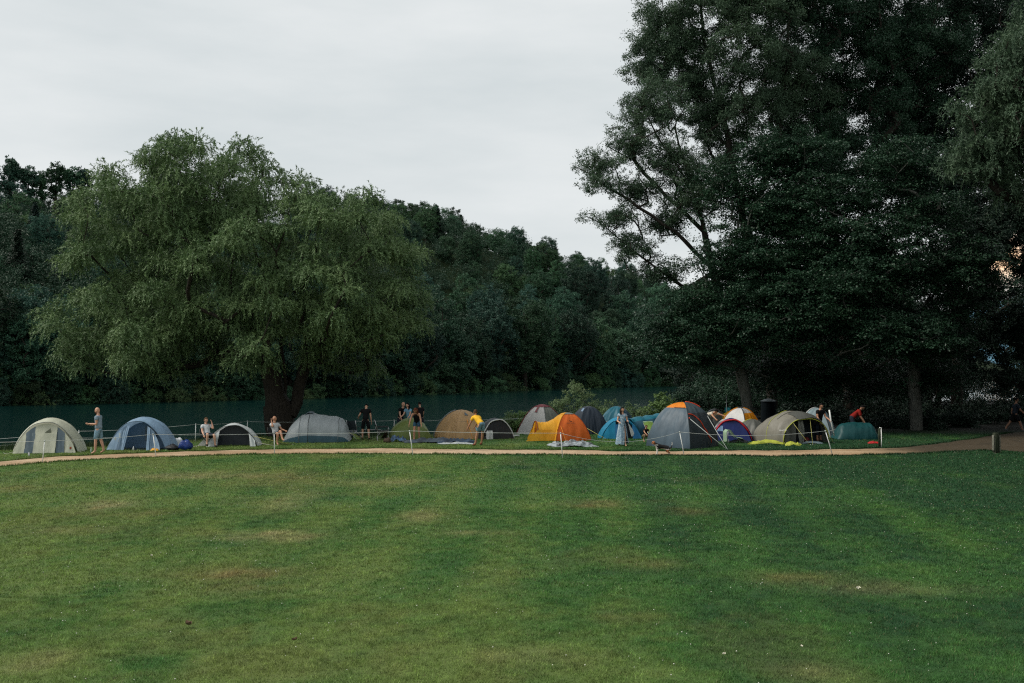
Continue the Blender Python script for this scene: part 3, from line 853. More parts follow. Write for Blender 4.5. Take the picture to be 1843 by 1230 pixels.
# layered alders in front
grove('alder_tree', 1352, 55, [[(1340, 700, 0), (1322, 620, 0), (1310, 520, 0), (1330, 400, 0)], [(1322, 620, 0), (1400, 520, -1), (1430, 420, -1)]],
      [(1330, 470, 95, 60, -1), (1400, 385, 100, 60, 0), (1320, 330, 50, 40, .5), (1265, 560, 85, 56, -.5), (1380, 560, 110, 70, -2), (1280, 625, 70, 34, -1.5), (1440, 470, 100, 70, -1), (1215, 620, 55, 40, 0), (1420, 300, 80, 60, 1), (1420, 670, 70, 34, 1.0)],
      'spray', 430, 280000, 0.95, 0.12, 0.09, M['alder'], M['bark_grey'], 0.30,
      'leafy alder with slanting trunk behind the big grey tent', 25, shell=(0.6, 1.0), inner=0.3)
grove('alder_tree', 1650, 54, [[(1645, 700, 0), (1640, 620, 0), (1620, 500, 0), (1600, 400, 0)], [(1640, 620, 0), (1540, 520, -1), (1480, 440, -1)], [(1640, 600, 0), (1700, 480, -.5)]],
      [(1560, 420, 110, 65, -1), (1480, 370, 90, 60, 0), (1640, 480, 110, 70, -1.5), (1500, 520, 120, 65, -2), (1590, 590, 120, 60, -2.5), (1660, 390, 90, 60, 0), (1480, 610, 90, 45, -1.5), (1690, 600, 70, 50, -1), (1600, 300, 90, 50, 1), (1720, 520, 50, 45, -1), (1560, 672, 90, 34, 1.5), (1465, 680, 70, 30, 1.5), (1670, 668, 60, 34, 1.0), (1750, 470, 40, 40, -1)],
      'spray', 470, 310000, 0.95, 0.12, 0.09, M['alder'], M['bark_grey'], 0.33,
      'spreading alder in flat leaf layers with pale grey trunk by the path', 26, shell=(0.6, 1.0), inner=0.3)
# pale drooping willow at the right edge
grove('willow_tree', 1905, 46, [[(1900, 600, 0), (1890, 400, 0), (1870, 250, 0), (1840, 120, 0)]],
      [(1790, 215, 80, 70, -.5), (1830, 130, 80, 70, 0), (1860, 290, 80, 80, -.5), (1900, 180, 110, 110, 0), (1930, 60, 110, 100, 0), (1750, 300, 50, 36, 0)],
      'willow', 260, 190000, 0.9, 0.15, 0.042, M['poplar'], M['bark_dark'], 0.34,
      'pale willow hanging into the right edge above the walker', 27, shell=(0.65, 1.0), inner=0.25)
grove('edge_tree', 1868, 60, [[(1862, 600, 0), (1850, 430, 0), (1852, 300, 0)], [(1850, 430, 0), (1800, 400, 0)]],
      [(1760, 410, 60, 50, 0), (1820, 380, 60, 50, .5), (1890, 420, 60, 60, 0), (1748, 600, 45, 50, 0), (1800, 620, 42, 38, .5), (1860, 610, 40, 40, 0), (1765, 540, 36, 32, .5), (1900, 540, 40, 60, 0), (1735, 480, 50, 50, 0), (1815, 690, 40, 20, .3), (1765, 670, 30, 16, 0), (1830, 572, 34, 26, 0), (1800, 440, 60, 26, 0), (1770, 500, 26, 26, 0), (1842, 470, 26, 30, 0), (1812, 522, 26, 10, .5)],
      'puff', 300, 150000, 0.60, 0.14, 0.08, M['dark_leaf'], M['bark_dark'], 0.28,
      'thin dark tree with leafy gaps where the sunset glows through', 28, shell=(0.5, 1.0), inner=0.3)

# trees behind that close the grove: two shapes, copied
def copy_tree(o):
    c = o.copy(); COL.objects.link(c)
    for ch in o.children:
        k = ch.copy(); COL.objects.link(k); k.parent = c
    return c
def proto_tree(name, seed, h, w, style, n_clump, n_leaf, rc, L, W, mat, bark, low=0.12):
    r = np.random.default_rng(seed)
    el = [(r.uniform(-.15, .15) * w, r.uniform(-.15, .15) * w, h * 0.58, w * 0.42, w * 0.42, h * 0.40)]
    for k in range(6):
        a = k * 1.05 + r.uniform(0, 0.6)
        el.append((math.cos(a) * w * .26, math.sin(a) * w * .26, h * r.uniform(low + 0.2, 0.72), w * r.uniform(.2, .27), w * r.uniform(.2, .27), h * r.uniform(.14, .24)))
    return build_tree(name, (0, 0, 0), [[(0, 0, -0.3), (.1, .05, h * .3), (-.1, .1, h * .55), (0, 0, h * .8)]], el, style, n_clump, n_leaf, rc, L, W, mat, bark, 0.02 * h + 0.06,
                      'tree', seed=seed, shell=(0.72, 1.0), inner=0.12, hidden_limbs=0.5)
bk = [proto_tree('shade_tree', 61, 13, 9, 'puff', 120, 26000, 0.95, 0.23, 0.13, M['dark_leaf'], M['bark_dark'], 0.0),
      proto_tree('shade_tree', 62, 16, 9, 'puff', 120, 26000, 1.0, 0.23, 0.13, M['alder'], M['bark_dark'], 0.0)]
LB = 'dark leafy tree closing the back of the grove'
used = [False, False]
for (px, Y, s, k) in [(1265, 80, .62, 0), (1330, 84, .8, 1), (1395, 78, .8, 0), (1450, 86, .95, 1), (1505, 79, .9, 0), (1560, 88, 1.0, 1), (1615, 80, .9, 0), (1670, 90, 1.0, 1), (1690, 80, .72, 0),
                      (1300, 72, .55, 1), (1430, 70, .55, 0), (1540, 72, .6, 1), (1640, 70, .5, 0), (1590, 97, 1.2, 0), (1480, 99, 1.15, 1), (1370, 96, .9, 0), (1880, 84, .9, 1), (1950, 78, 1.1, 0), (1905, 66, .8, 1)]:
    o = bk[k] if not used[k] else copy_tree(bk[k]); used[k] = True
    x = at(px, 700, Y).x
    o.location = gpt(x, Y, -0.05); o.scale = (s, s, s); o.rotation_euler = (0, 0, (px * 1.7) % 6.28)
    tag(o, LB, 'tree', 'dark leafy trees at the back of the grove')
# trees right of the frame that shade that side of the lawn
for (x, Y, s, k) in [(33, 43, 1.35, 1), (29, 34, 1.3, 0), (25, 27, 1.2, 1), (31, 24, 1.4, 0), (23, 19, 1.1, 1), (34, 48, 1.4, 0), (37, 38, 1.4, 1), (22, 11, 1.1, 0), (29, 14, 1.3, 1)]:
    o = copy_tree(bk[k]); o.location = gpt(x, Y, -0.05); o.scale = (s, s, s); o.rotation_euler = (0, 0, x * 1.3)
    tag(o, 'leafy tree standing along the right side of the lawn', 'tree', 'trees along the right side of the lawn')

# --- forest on the far bank
protos = []
for i, (h, w, mk) in enumerate([(13, 9.5, 'forest_a'), (15, 9, 'forest_b'), (12, 10, 'forest_c'), (14, 8.5, 'forest_b'), (11, 9.5, 'forest_a')]):
    protos.append(proto_tree('broadleaf_tree', 80 + i, h, w, 'puff', 150, 34000, 0.80, 0.25, 0.16, M[mk], M['bark_dark'], -0.05))
for o_ in protos: pass
def spruce(seed, h):
    r = np.random.default_rng(seed)
    n = 9000
    t = r.uniform(0, 1, n) ** 0.75
    a = r.uniform(0, 6.28, n)
    layer = np.round(t * 15 + 0.5 * np.sin(a * 2 + t * 9)) / 15 + r.normal(0, 0.022, n)
    layer = np.clip(layer, 0, 1); z = h * (0.08 + 0.92 * (1 - layer)); rad = (0.25 + layer * h * 0.23) * np.sqrt(r.uniform(0.05, 1, n)) * (0.72 + 0.38 * np.sin(a * 5 + layer * 40))
    P = np.stack([np.cos(a) * rad, np.sin(a) * rad, z - rad * 0.35], -1)
    D = np.stack([np.cos(a), np.sin(a), -0.45 + 0 * a], -1) + r.normal(size=P.shape) * 0.3
    Nn = unit(np.array([0, 0, 1.0]) + r.normal(size=P.shape) * 0.4)
    root = empty('spruce_tree', (0, 0, 0))
    b = MB(); b.tube([(0, 0, -0.3), (0, 0, h * .5), (0, 0, h * .97)], [0.22, 0.12, 0.03], 6)
    b.build('trunk', M['bark_dark'], root)
    link('crown', leaves_mesh('crown', P, D, Nn, 0.45 * r.uniform(.6, 1.2, n), 0.18 * r.uniform(.7, 1.2, n), M['spruce']), root)
    return root
spr = spruce(91, 14)
r = np.random.default_rng(33)
LAB = {'forest_a': 'rounded mid green broadleaf tree in the far bank forest', 'forest_b': 'deep green broadleaf tree in the far bank forest', 'forest_c': 'lighter green bushy tree in the far bank forest'}
def mk_of(o): return [c for c in o.children if c.name.startswith('crown')][0].data.materials[0].name
NAMEMAP = {'forest_leaves_green': 'forest_a', 'forest_leaves_deep': 'forest_b', 'forest_leaves_light': 'forest_c'}
pts, used = [], [False] * 5
def s_of_px(px):
    q = np.linspace(0, 9, 400); x, y = shore(q); p = 921.5 + FPX * x / y
    return float(np.interp(px, p, q))
def plant(s, d, scale, k, lab=None):
    X, Y, Z = hill_pt(s, d)
    o = protos[k] if not used[k] else copy_tree(protos[k]); used[k] = True
    o.location = (float(X), float(Y), float(Z) - 0.4 * scale); o.scale = (scale * r.uniform(.9, 1.12), scale * r.uniform(.9, 1.12), scale)
    o.rotation_euler = (r.normal() * .04, r.normal() * .04, r.uniform(0, 6.28))
    tag(o, LAB[NAMEMAP[mk_of(o)]], 'tree', 'forest trees on the far bank')
    return o
# big trees along the water's edge
for px in np.arange(-40, 1290, 26):
    plant(s_of_px(px + r.uniform(-8, 8)), r.uniform(0.5, 5), r.uniform(0.62, 1.05) * (1.0 if px < 700 else 1.25), int(r.choice([0, 1, 1, 3, 3, 4])))
for px in np.arange(-50, 1300, 21):
    o = plant(s_of_px(px + r.uniform(-6, 6)), r.uniform(-1.5, 1.5), r.uniform(0.3, 0.48) * (1.0 if px < 700 else 1.3), int(r.choice([0, 1, 2, 3, 4])))
    o.location.z -= 2.2 * o.scale[2] / 0.4
    tag(o, 'low bushy tree hanging over the water of the far bank', 'tree', 'low trees hanging over the far water line')
smin, smax = s_of_px(-60), s_of_px(1290)
cut = lambda s, d: s < smax or d > 30
tries = 0
while len(pts) < 190 and tries < 20000:
    tries += 1
    s = r.uniform(smin, 8.9); d = 4 + 128 * r.uniform(0, 1)
    X, Y, Z = hill_pt(s, d)
    if 921.5 + FPX * X / Y > 1300: continue
    if d > float(np.interp(s, SH_S, SH_D)) + 6: continue
    if any((X - a) ** 2 + (Y - b) ** 2 < 7.6 ** 2 for a, b in pts): continue
    pts.append((float(X), float(Y)))
    k = int(r.choice([0, 1, 2, 3, 4], p=[.24, .24, .16, .2, .16]))
    plant(s, d, r.uniform(0.5, 0.85) * (1.35 if (d < 40 and s > 4.4) else 1.0), k)
# the wooded crest
for px in np.arange(640, 1290, 15):
    q = np.linspace(0.5, 8, 300); D_ = np.interp(q, SH_S, SH_D) - 2
    X, Y, Z = hill_pt(q, D_)
    plant(float(q[int(np.argmin(np.abs(921.5 + FPX * X / Y - px)))]), float(np.interp(q[int(np.argmin(np.abs(921.5 + FPX * X / Y - px)))], SH_S, SH_D)) - r.uniform(0, 9), r.uniform(0.4, 0.72), int(r.choice([0, 1, 1, 3, 4])))
# the lower storey of the wood, which nobody could count
r3 = np.random.default_rng(71)
CC_ = []
while len(CC_) < 4600:
    q = r3.uniform(smin, 8.95); d_ = r3.uniform(-1, 132)
    if d_ > np.interp(q, SH_S, SH_D) + 7: continue
    X, Y, Z = hill_pt(q, d_); h_ = r3.uniform(0.8, 6.0)
    if not -90 < 921.5 + FPX * X / Y < 1320: continue
    CC_.append((float(X), float(Y), float(Z) + h_))
CC_ = np.array(CC_)
P_, D_, N_, L_, W_ = foliage('puff', CC_, 720000, r3, 1.55, 0.30, 0.19)
tag(link('forest_understorey', leaves_mesh('forest_understorey', P_, D_, N_, L_, W_, M['forest_b'])), kind='stuff')
# conifers poking out of the wood
su = False
for (px, d, s) in [(832, 108, .80), (877, 112, .58), (925, 112, .45), (985, 112, .45), (1075, 104, .42), (60, 70, .7), (120, 60, .6), (30, 50, .7), (680, 80, .6), (790, 84, .6), (930, 88, .5), (1000, 80, .5)]:
    o = spr if not su else copy_tree(spr); su = True
    X, Y, Z = hill_pt(s_of_px(px) if px < 500 else s_of_px(px) , d)
    # slide along the slope so that the tree stands on the wanted bearing
    best = min(((abs(921.5 + FPX * hill_pt(q, d)[0] / hill_pt(q, d)[1] - px), q) for q in np.linspace(0.5, 8, 300)))[1]
    X, Y, Z = hill_pt(best, d)
    o.location = (float(X), float(Y), float(Z) - .3); k_ = 1.15
    o.scale = (s * 1.1 * k_, s * 1.1 * k_, s * k_); o.rotation_euler = (0, 0, px)
    tag(o, 'dark pointed spruce among the broadleaf trees of the far hill', 'tree', 'spruces on the far hill')
# slim round-headed trees that stand clear of the left ridge
def slim(seed):
    r2 = np.random.default_rng(seed); h = 13
    el = [(0, 0, h * .80, 1.9, 1.9, 2.4), (.5, 0, h * .62, 1.5, 1.5, 1.3), (-.6, .2, h * .48, 1.3, 1.3, 1.0)]
    return build_tree('slim_tree', (0, 0, 0), [[(0, 0, -.5), (.1, 0, h * .4), (0, .1, h * .9)]], el, 'puff', 46, 6500, 0.55, 0.32, 0.2, M['forest_b'], M['bark_dark'], 0.2, 'tree', seed=seed, shell=(.5, 1), inner=.3)
sl = slim(95)
for i, (px, ptop) in enumerate([(14, 262), (47, 279), (72, 290), (97, 272), (128, 280), (148, 283), (188, 292), (-20, 270)]):
    o = sl if i == 0 else copy_tree(sl)
    d = 104
    best = min(((abs(921.5 + FPX * hill_pt(q, d)[0] / hill_pt(q, d)[1] - px), q) for q in np.linspace(0.5, 8, 300)))[1]
    X, Y, Z = hill_pt(best, d)
    top = at(px, ptop, float(Y)).z
    s = max(0.5, (top - float(Z)) / 14.6); s = min(s, 1.6)
    o.location = (float(X), float(Y), top - 14.6 * s); o.scale = (s * .9, s * .9, s); o.rotation_euler = (0, 0, px * .7)
    tag(o, 'slim tree with thin trunk standing clear on the left ridge', 'tree', 'slim trees along the left ridge')
o = copy_tree(sl); d = 118
best = min(((abs(921.5 + FPX * hill_pt(q, d)[0] / hill_pt(q, d)[1] - 782), q) for q in np.linspace(0.5, 8, 300)))[1]
X, Y, Z = hill_pt(best, d); top = at(782, 358, float(Y)).z
o.location = (float(X), float(Y), float(Z)); s = max(.35, min(0.8, (top - float(Z)) / 14.6)); o.scale = (s * .8, s * .8, s); o.location.z = top - 14.6 * s
tag(o, 'sparse pale tree sticking out alone above the middle ridge', 'tree')

# --- shrubs on the near bank
def shrub(name, px, py, w, h, Y, label, mat, style='puff', nl=5000, L=0.10, W=0.06, rc=0.28, seed=1, group=None):
    p = at(px, py, Y); z = float(gz(p.x, Y))
    r2 = np.random.default_rng(seed)
    k = Y / FPX; w, h = w * k, h * k
    top = p.z + h / 2; hh = top - z
    el = [(p.x, Y, z + hh * .5, w * .42, w * .36, hh * .5), (p.x - w * .22, Y + .2, z + hh * .36, w * .3, w * .26, hh * .36), (p.x + w * .24, Y - .1, z + hh * .34, w * .28, w * .26, hh * .36)]
    st = [[(p.x, Y, z - .1), (p.x + .03, Y, z + hh * .4), (p.x, Y, z + hh * .7)]]
    return build_tree(name, (p.x, Y, z), st, el, style, max(14, int(w * hh * 10)), nl, rc, L, W, mat, M['bark_dark'], 0.035, label, 'shrub', group or 'shrubs along the river bank', seed=seed, r_tip=0.006)
shrub('bank_shrub', 1037, 720, 96, 58, 55, 'tall weedy shrub with pale stalks behind the maroon topped tent', M['weed'], nl=7000, L=.11, W=.045, rc=.24, seed=201)
shrub('bank_shrub', 1088, 742, 60, 34, 54.5, 'low flowering shrub just behind the dark navy tent', M['weed'], nl=3600, seed=202)
shrub('bank_shrub', 1190, 727, 66, 50, 58, 'bright green bush between the blue tents and the orange topped tent', M['bush'], nl=5200, L=.14, W=.09, rc=.3, seed=203)
shrub('bank_shrub', 938, 765, 60, 44, 52, 'leafy green bush right of the black and white tent', M['bush'], nl=4200, seed=204)
shrub('bank_shrub', 912, 762, 34, 32, 52, 'thin weedy bush behind the black and white tent', M['weed'], nl=2400, seed=205)
shrub('bank_shrub', 1000, 738, 56, 34, 55.5, 'pale stalked weeds left of the tall weedy shrub', M['weed'], nl=3600, seed=208)
shrub('bank_shrub', 1140, 736, 60, 30, 57, 'low reddish weeds above the blue tents', M['weed'], nl=2600, seed=206)
for i, (px, py, w, h, Y) in enumerate([(1275, 708, 90, 60, 68), (1325, 712, 80, 54, 66), (1425, 712, 110, 70, 66), (1240, 716, 60, 50, 66), (1490, 722, 90, 60, 67), (1560, 735, 90, 60, 68), (1620, 745, 80, 60, 66)]):
    shrub('grove_shrub', px, py, w, h, Y, 'dark undergrowth shrub beneath the grove trees', M['alder'] if i < 4 else M['dark_leaf'], 'spray', nl=5500, L=.14, W=.09, rc=.4, seed=230 + i, group='shrubs beneath the grove')
for i, (px, py, w, h, Y) in enumerate([(1700, 752, 90, 40, 68), (1770, 752, 90, 34, 72), (1840, 748, 90, 40, 70), (1655, 765, 60, 40, 64)]):
    shrub('grove_shrub', px, py, w, h, Y, 'dark undergrowth shrub beneath the grove trees', M['dark_leaf'], 'puff', nl=6000, L=.16, W=.1, rc=.4, seed=250 + i, group='shrubs beneath the grove')
for i, (px, py, w, h, Y) in enumerate([(1612, 772, 66, 34, 56), (1668, 770, 70, 40, 55), (1722, 764, 74, 40, 57), (1772, 758, 64, 36, 60), (1835, 752, 60, 40, 62), (1555, 768, 60, 36, 58), (1500, 756, 70, 44, 60), (1440, 745, 80, 50, 62)]):
    shrub('grove_shrub', px, py, w, h, Y, 'dark undergrowth shrub beneath the grove trees', M['dark_leaf'], 'puff', nl=7000, L=.13, W=.075, rc=.42, seed=270 + i, group='shrubs beneath the grove')
# bleached driftwood at the far water line and a bare bush higher up
M['bleached'] = plain('bleached_wood', (0.30, 0.29, 0.22), .9)
q = at(1182, 689, 205); b = MB()
b.tube([(-2.6, 0, .9), (-.8, .1, .55), (.8, 0, .25), (2.4, .2, -.1)], [.05, .11, .13, .16], 6); b.tube([(.6, 0, .3), (1.4, .3, .75), (1.9, .3, .8)], [.07, .05, .02], 5)
o = b.build('driftwood_log', M['bleached']); o.location = (q.x, q.y, WATER_Z + .15); tag(o, 'bleached dead log lying at the far water line', 'log')
shrub('thin_tree', 1785, 708, 110, 84, 66, 'thin leafy sapling in front of the bright water gap near the right edge', M['dark_leaf'], 'puff', nl=7500, L=.13, W=.08, rc=.55, seed=291, group='saplings by the water gap')
# ------------------------------------------------------------------ camp: cloths
FAB = dict(
    cream=fabric('cream_nylon', (0.54, 0.55, 0.44), 0.3), grey_mesh=fabric('slate_grey_mesh', (0.10, 0.14, 0.17), 0.2), pale_win=fabric('clear_window_film', (0.42, 0.48, 0.48), 0.4, 0.25),
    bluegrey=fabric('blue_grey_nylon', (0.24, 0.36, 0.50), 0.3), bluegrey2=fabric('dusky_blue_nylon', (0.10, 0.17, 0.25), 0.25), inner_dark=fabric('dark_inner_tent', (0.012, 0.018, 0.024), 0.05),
    silver=fabric('silver_white_nylon', (0.56, 0.60, 0.61), 0.3), tun_grey=fabric('light_grey_nylon', (0.34, 0.38, 0.40), 0.25), teal_skirt=fabric('dark_teal_groundsheet', (0.035, 0.085, 0.115), 0.1),
    green=fabric('moss_green_nylon', (0.165, 0.215, 0.060), 0.3), tan=fabric('sand_tan_nylon', (0.55, 0.345, 0.165), 0.3), greyfly=fabric('grey_fly_edge', (0.20, 0.22, 0.23), 0.25),
    black=fabric('black_nylon', (0.010, 0.011, 0.013), 0.05), white=fabric('white_nylon', (0.66, 0.67, 0.66), 0.35), dullwhite=fabric('dull_white_nylon', (0.47, 0.47, 0.46), 0.3), maroon=fabric('maroon_nylon', (0.16, 0.022, 0.030), 0.2),
    orange=fabric('burnt_orange_nylon', (0.66, 0.135, 0.014), 0.3), yellow=fabric('warm_yellow_nylon', (0.83, 0.42, 0.025), 0.35), greyvent=fabric('grey_vent_mesh', (0.20, 0.21, 0.18), 0.3), rust=fabric('rust_red_nylon', (0.30, 0.055, 0.012), 0.2),
    navy=fabric('deep_navy_nylon', (0.012, 0.022, 0.036), 0.08), sky=fabric('bright_blue_nylon', (0.008, 0.235, 0.410), 0.3), sky2=fabric('mid_blue_nylon', (0.006, 0.125, 0.290), 0.25), tealblue=fabric('teal_blue_nylon', (0.010, 0.130, 0.190), 0.25), darkteal=fabric('dark_teal_blue_nylon', (0.006, 0.055, 0.090), 0.15),
    steel=fabric('steel_blue_nylon', (0.074, 0.112, 0.146), 0.2), charcoal=fabric('charcoal_navy_nylon', (0.024, 0.034, 0.040), 0.1), slate=fabric('slate_navy_nylon', (0.050, 0.075, 0.088), 0.12), hot=fabric('hot_orange_nylon', (0.83, 0.25, 0.012), 0.35), redpipe=fabric('red_orange_piping', (0.62, 0.060, 0.020), 0.1),
    royal=fabric('royal_blue_nylon', (0.006, 0.016, 0.110), 0.15), red=fabric('bright_red_nylon', (0.48, 0.018, 0.020), 0.2), paleblue=fabric('pale_blue_nylon', (0.26, 0.40, 0.62), 0.3), amber=fabric('amber_nylon', (0.70, 0.27, 0.010), 0.35),
    stone=fabric('warm_stone_nylon', (0.205, 0.195, 0.162), 0.2), stone_dark=fabric('dark_stone_nylon', (0.085, 0.088, 0.078), 0.12), lime=fabric('lime_piping', (0.46, 0.50, 0.065), 0.2), palegrey=fabric('pale_blue_grey_nylon', (0.24, 0.32, 0.35), 0.25),
    teal=fabric('deep_teal_nylon', (0.005, 0.060, 0.064), 0.2), toilet=fabric('blackish_blue_nylon', (0.003, 0.006, 0.008), 0.02, .9, spec=.1), mint=fabric('mint_green_cloth', (0.34, 0.48, 0.33), 0.3), leafgreen=fabric('leaf_green_cloth', (0.22, 0.36, 0.07), 0.3), dusk=fabric('dull_grey_green_nylon', (0.085, 0.095, 0.090), 0.15), deepblue=fabric('ocean_blue_nylon', (0.010, 0.060, 0.120), 0.15),
)
M['white_plastic'] = plain('white_plastic_post', (0.74, 0.75, 0.73), 0.5, 0.08)
M['rope'] = plain('white_fence_tape', (0.42, 0.45, 0.43), 0.7, 0.1)
M['cord'] = plain('pale_guy_cord', (0.50, 0.48, 0.42), 0.7, 0.1)
M['lime_cord'] = plain('yellow_guy_cord', (0.42, 0.40, 0.12), 0.7, 0.1)
M['orange_cord'] = plain('orange_guy_cord', (0.70, 0.26, 0.03), 0.6, 0.1)
M['pole'] = plain('dark_tent_pole', (0.03, 0.03, 0.03), 0.5)
M['peg'] = plain('steel_peg', (0.35, 0.35, 0.36), 0.4, metallic=0.8)
M['steel'] = plain('grey_steel_tube', (0.42, 0.43, 0.44), 0.35, metallic=0.7)
M['ink'] = plain('dark_print', (0.03, 0.02, 0.015), 0.6)
M['white_ink'] = plain('white_print', (0.75, 0.75, 0.72), 0.6)
M['wood'] = bark_mat('weathered_post_wood', (0.018, 0.024, 0.015), (0.055, 0.065, 0.042), 9)
M['pale_wood'] = bark_mat('bleached_post_wood', (0.10, 0.10, 0.08), (0.22, 0.22, 0.18), 9)

def tent(name, p, rz, label, group='tents pitched along the river'):
    return empty(name, p, R(rz), label, 'tent', group)

# ---- dome tents: n ribs rising from the footprint corners to the crown, cloth stretched flat between them
def dome_fn(H, rx, ry, n=4, off=-90, flat=0.85, sag=0.035, pa=0.95, pb=1.45, wob=0):
    off = R(off)
    def f(th, t, k=1.0):
        d = ((th - off) % (2 * math.pi / n)) - math.pi / n
        poly = math.cos(math.pi / n) / math.cos(d)
        q = 1 - flat + flat * poly
        q -= sag * (1 + math.cos(d * n)) * 0.5 * math.sin(math.pi * min(t, 1))
        s = math.sin(min(t, 1.0) * math.pi / 2) ** pa * q * k
        w = 0.012 * math.sin(th * 7 + wob) * math.sin(math.pi * t) + 0.008 * math.sin(th * 13 + t * 9 + wob) + 0.016 * math.sin(th * 31 + wob + 2 * t) * t ** 3 + 0.010 * math.sin(th * 57 + 5 * t) * t ** 2
        return Vector((rx * (s + w) * math.cos(th), ry * (s + w) * math.sin(th), max(0.01, H * max(0.0, math.cos(min(t, 1.0) * math.pi / 2)) ** pb * (1 + (k - 1) * .6))))
    return f
def panel(root, name, mat, f, a0, a1, t0, t1, k=1.0, nu=44, nv=18):
    b = MB(); b.grid(lambda u, v: f(R(a0 + (a1 - a0) * u), t0 + (t1 - t0) * v, k), nu, nv)
    return b.build(name, mat, root)
def rib(root, f, a, mat, r=0.014, t0=0.0, t1=1.0, k=1.012, name='pole'):
    b = MB(); b.tube([f(R(a), t0 + (t1 - t0) * i / 14, k) for i in range(15)], r, 5)
    return b.build(name, mat, root)
def line(root, a, b_, mat=None, r=0.009, name='guy_line', peg=True):
    a, b_ = Vector(a), Vector(b_)
    b = MB(); b.tube([a, a.lerp(b_, 0.5) - Vector((0, 0, 0.01)), b_], r, 4)
    o = b.build(name, mat or M['cord'], root)
    if peg:
        q = MB(); d = (b_ - a).normalized(); q.tube([b_ + Vector((0, 0, -.06)), b_ + Vector((d.x * .03, d.y * .03, .05))], 0.008, 5)
        q.build('peg', M['peg'], o)
    return o

# ---- tunnel and arch tents: cloth lofted over hoops; hoops are (y, half width, height, centre x)
def arch_pt(w, h, u, a=1.0, b=1.5):
    ph = math.pi * (1 - u); c, s = math.cos(ph), max(0.0, math.sin(ph))
    return w * math.copysign(abs(c) ** a, c), h * s ** b
def loft_fn(secs, sag=0.03, wob=0, a=1.0, b=1.5):
    S = np.array([(*q, 0.0)[:4] if len(q) == 3 else q for q in secs], float)
    m = len(S) - 1
    def f(u, v):
        x = v * m; i = min(int(x), m - 1); t = x - i
        p0, p1, p2, p3 = S[max(i - 1, 0)], S[i], S[i + 1], S[min(i + 2, m)]
        q = 0.5 * (2 * p1 + (p2 - p0) * t + (2 * p0 - 5 * p1 + 4 * p2 - p3) * t * t + (3 * p1 - p0 - 3 * p2 + p3) * t ** 3)
        dip = 1 - sag * math.sin(math.pi * t) ** 2
        ax, az = arch_pt(max(q[1], .02) * dip, max(q[2], .015) * dip, u, a, b)
        w = (0.012 * math.sin(u * 23 + v * 11 + wob) + 0.008 * math.sin(v * 61 + u * 9) + 0.006 * math.sin(v * 37 - u * 31)) * math.sin(math.pi * u) ** .5
        return Vector((q[3] + ax, q[0] + w, max(0.01, az + w)))
    return f
def loft(root, name, mat, f, u0=0, u1=1, v0=0, v1=1, nu=32, nv=48):
    b = MB(); b.grid(lambda u, v: f(u0 + (u1 - u0) * u, v0 + (v1 - v0) * v), nu, nv)
    return b.build(name, mat, root)
def hoop(root, f, v, mat, r=0.016, name='pole', u0=0, u1=1, lift=0.012):
    b = MB(); b.tube([f(u0 + (u1 - u0) * i / 24, v) + Vector((0, 0, lift)) for i in range(25)], r, 5)
    return b.build(name, mat, root)
def arch_fill(root, name, mat, y, w, h, xa, xb, z0=0.01, z1=None, tilt=0.3, x0=0.0, a=1.0, b=1.5, nu=10, nv=12, lift=0.0, skew=0.0, pl=0.012):
    """a cloth panel standing in an arch mouth between xa and xb"""
    def top(x):
        c = min(1, (abs(x) / w)) ** (1 / a)
        return max(0.02, h * max(0, 1 - c * c) ** (b / 2))
    def fn(u, v):
        zt = top(xa + (xb - xa) * u); zt = min(zt, z1) if z1 else zt
        z = z0 + (zt - z0) * v
        x = xa + (xb - xa) * u + skew * (1 - z / h)
        return (x0 + x, y - tilt * (1 - z / h) - lift + pl * math.sin(u * 9 + v * 3) * math.sin(math.pi * v), z)
    q = MB(); q.grid(fn, nu, nv)
    return q.build(name, mat, root)
def text_part(root, name, s, size, mat, loc, rot):
    c = bpy.data.curves.new(name, 'FONT'); c.body = s; c.size = size; c.align_x = 'CENTER'; c.extrude = 0.002
    c.materials.append(mat)
    tmp = bpy.data.objects.new(name, c); COL.objects.link(tmp)
    dg = bpy.context.evaluated_depsgraph_get(); dg.update()
    me = bpy.data.meshes.new_from_object(tmp.evaluated_get(dg)); bpy.data.objects.remove(tmp); bpy.data.curves.remove(c)
    o = link(name, me, root)
    o.location = loc; o.rotation_euler = rot
    return o
def heap(name, p, rx, ry, h, mat, label, cat, seed, rz=0.0, parent=None, group=None, detail=3.0, n=26):
    """crumpled sheet of cloth lying on the ground"""
    b = MB()
    def fn(u, v):
        x, y = (u - .5) * 2, (v - .5) * 2
        e = 1 + 0.18 * (float(vnoise(u * 5, v * 5, seed)) - .5) * 2
        q = max(0.0, 1 - (x * x + y * y) * .75)
        z = h * (0.08 + (float(fbm(x * detail, y * detail, seed, 4)) ** 1.6) * 1.5 * q ** .6) if q > 0 else 0.01
        return (x * rx * e, y * ry * e, 0.012 + z * (0.25 + .75 * min(1, q * 3)))
    b.grid(fn, n, n)
    o = b.build(name, mat, parent)
    o.location = p; o.rotation_euler = (0, 0, rz)
    if label: tag(o, label, cat, group)
    return o
def ps(px, py):
    p = g(px, py); return p, p.y / FPX
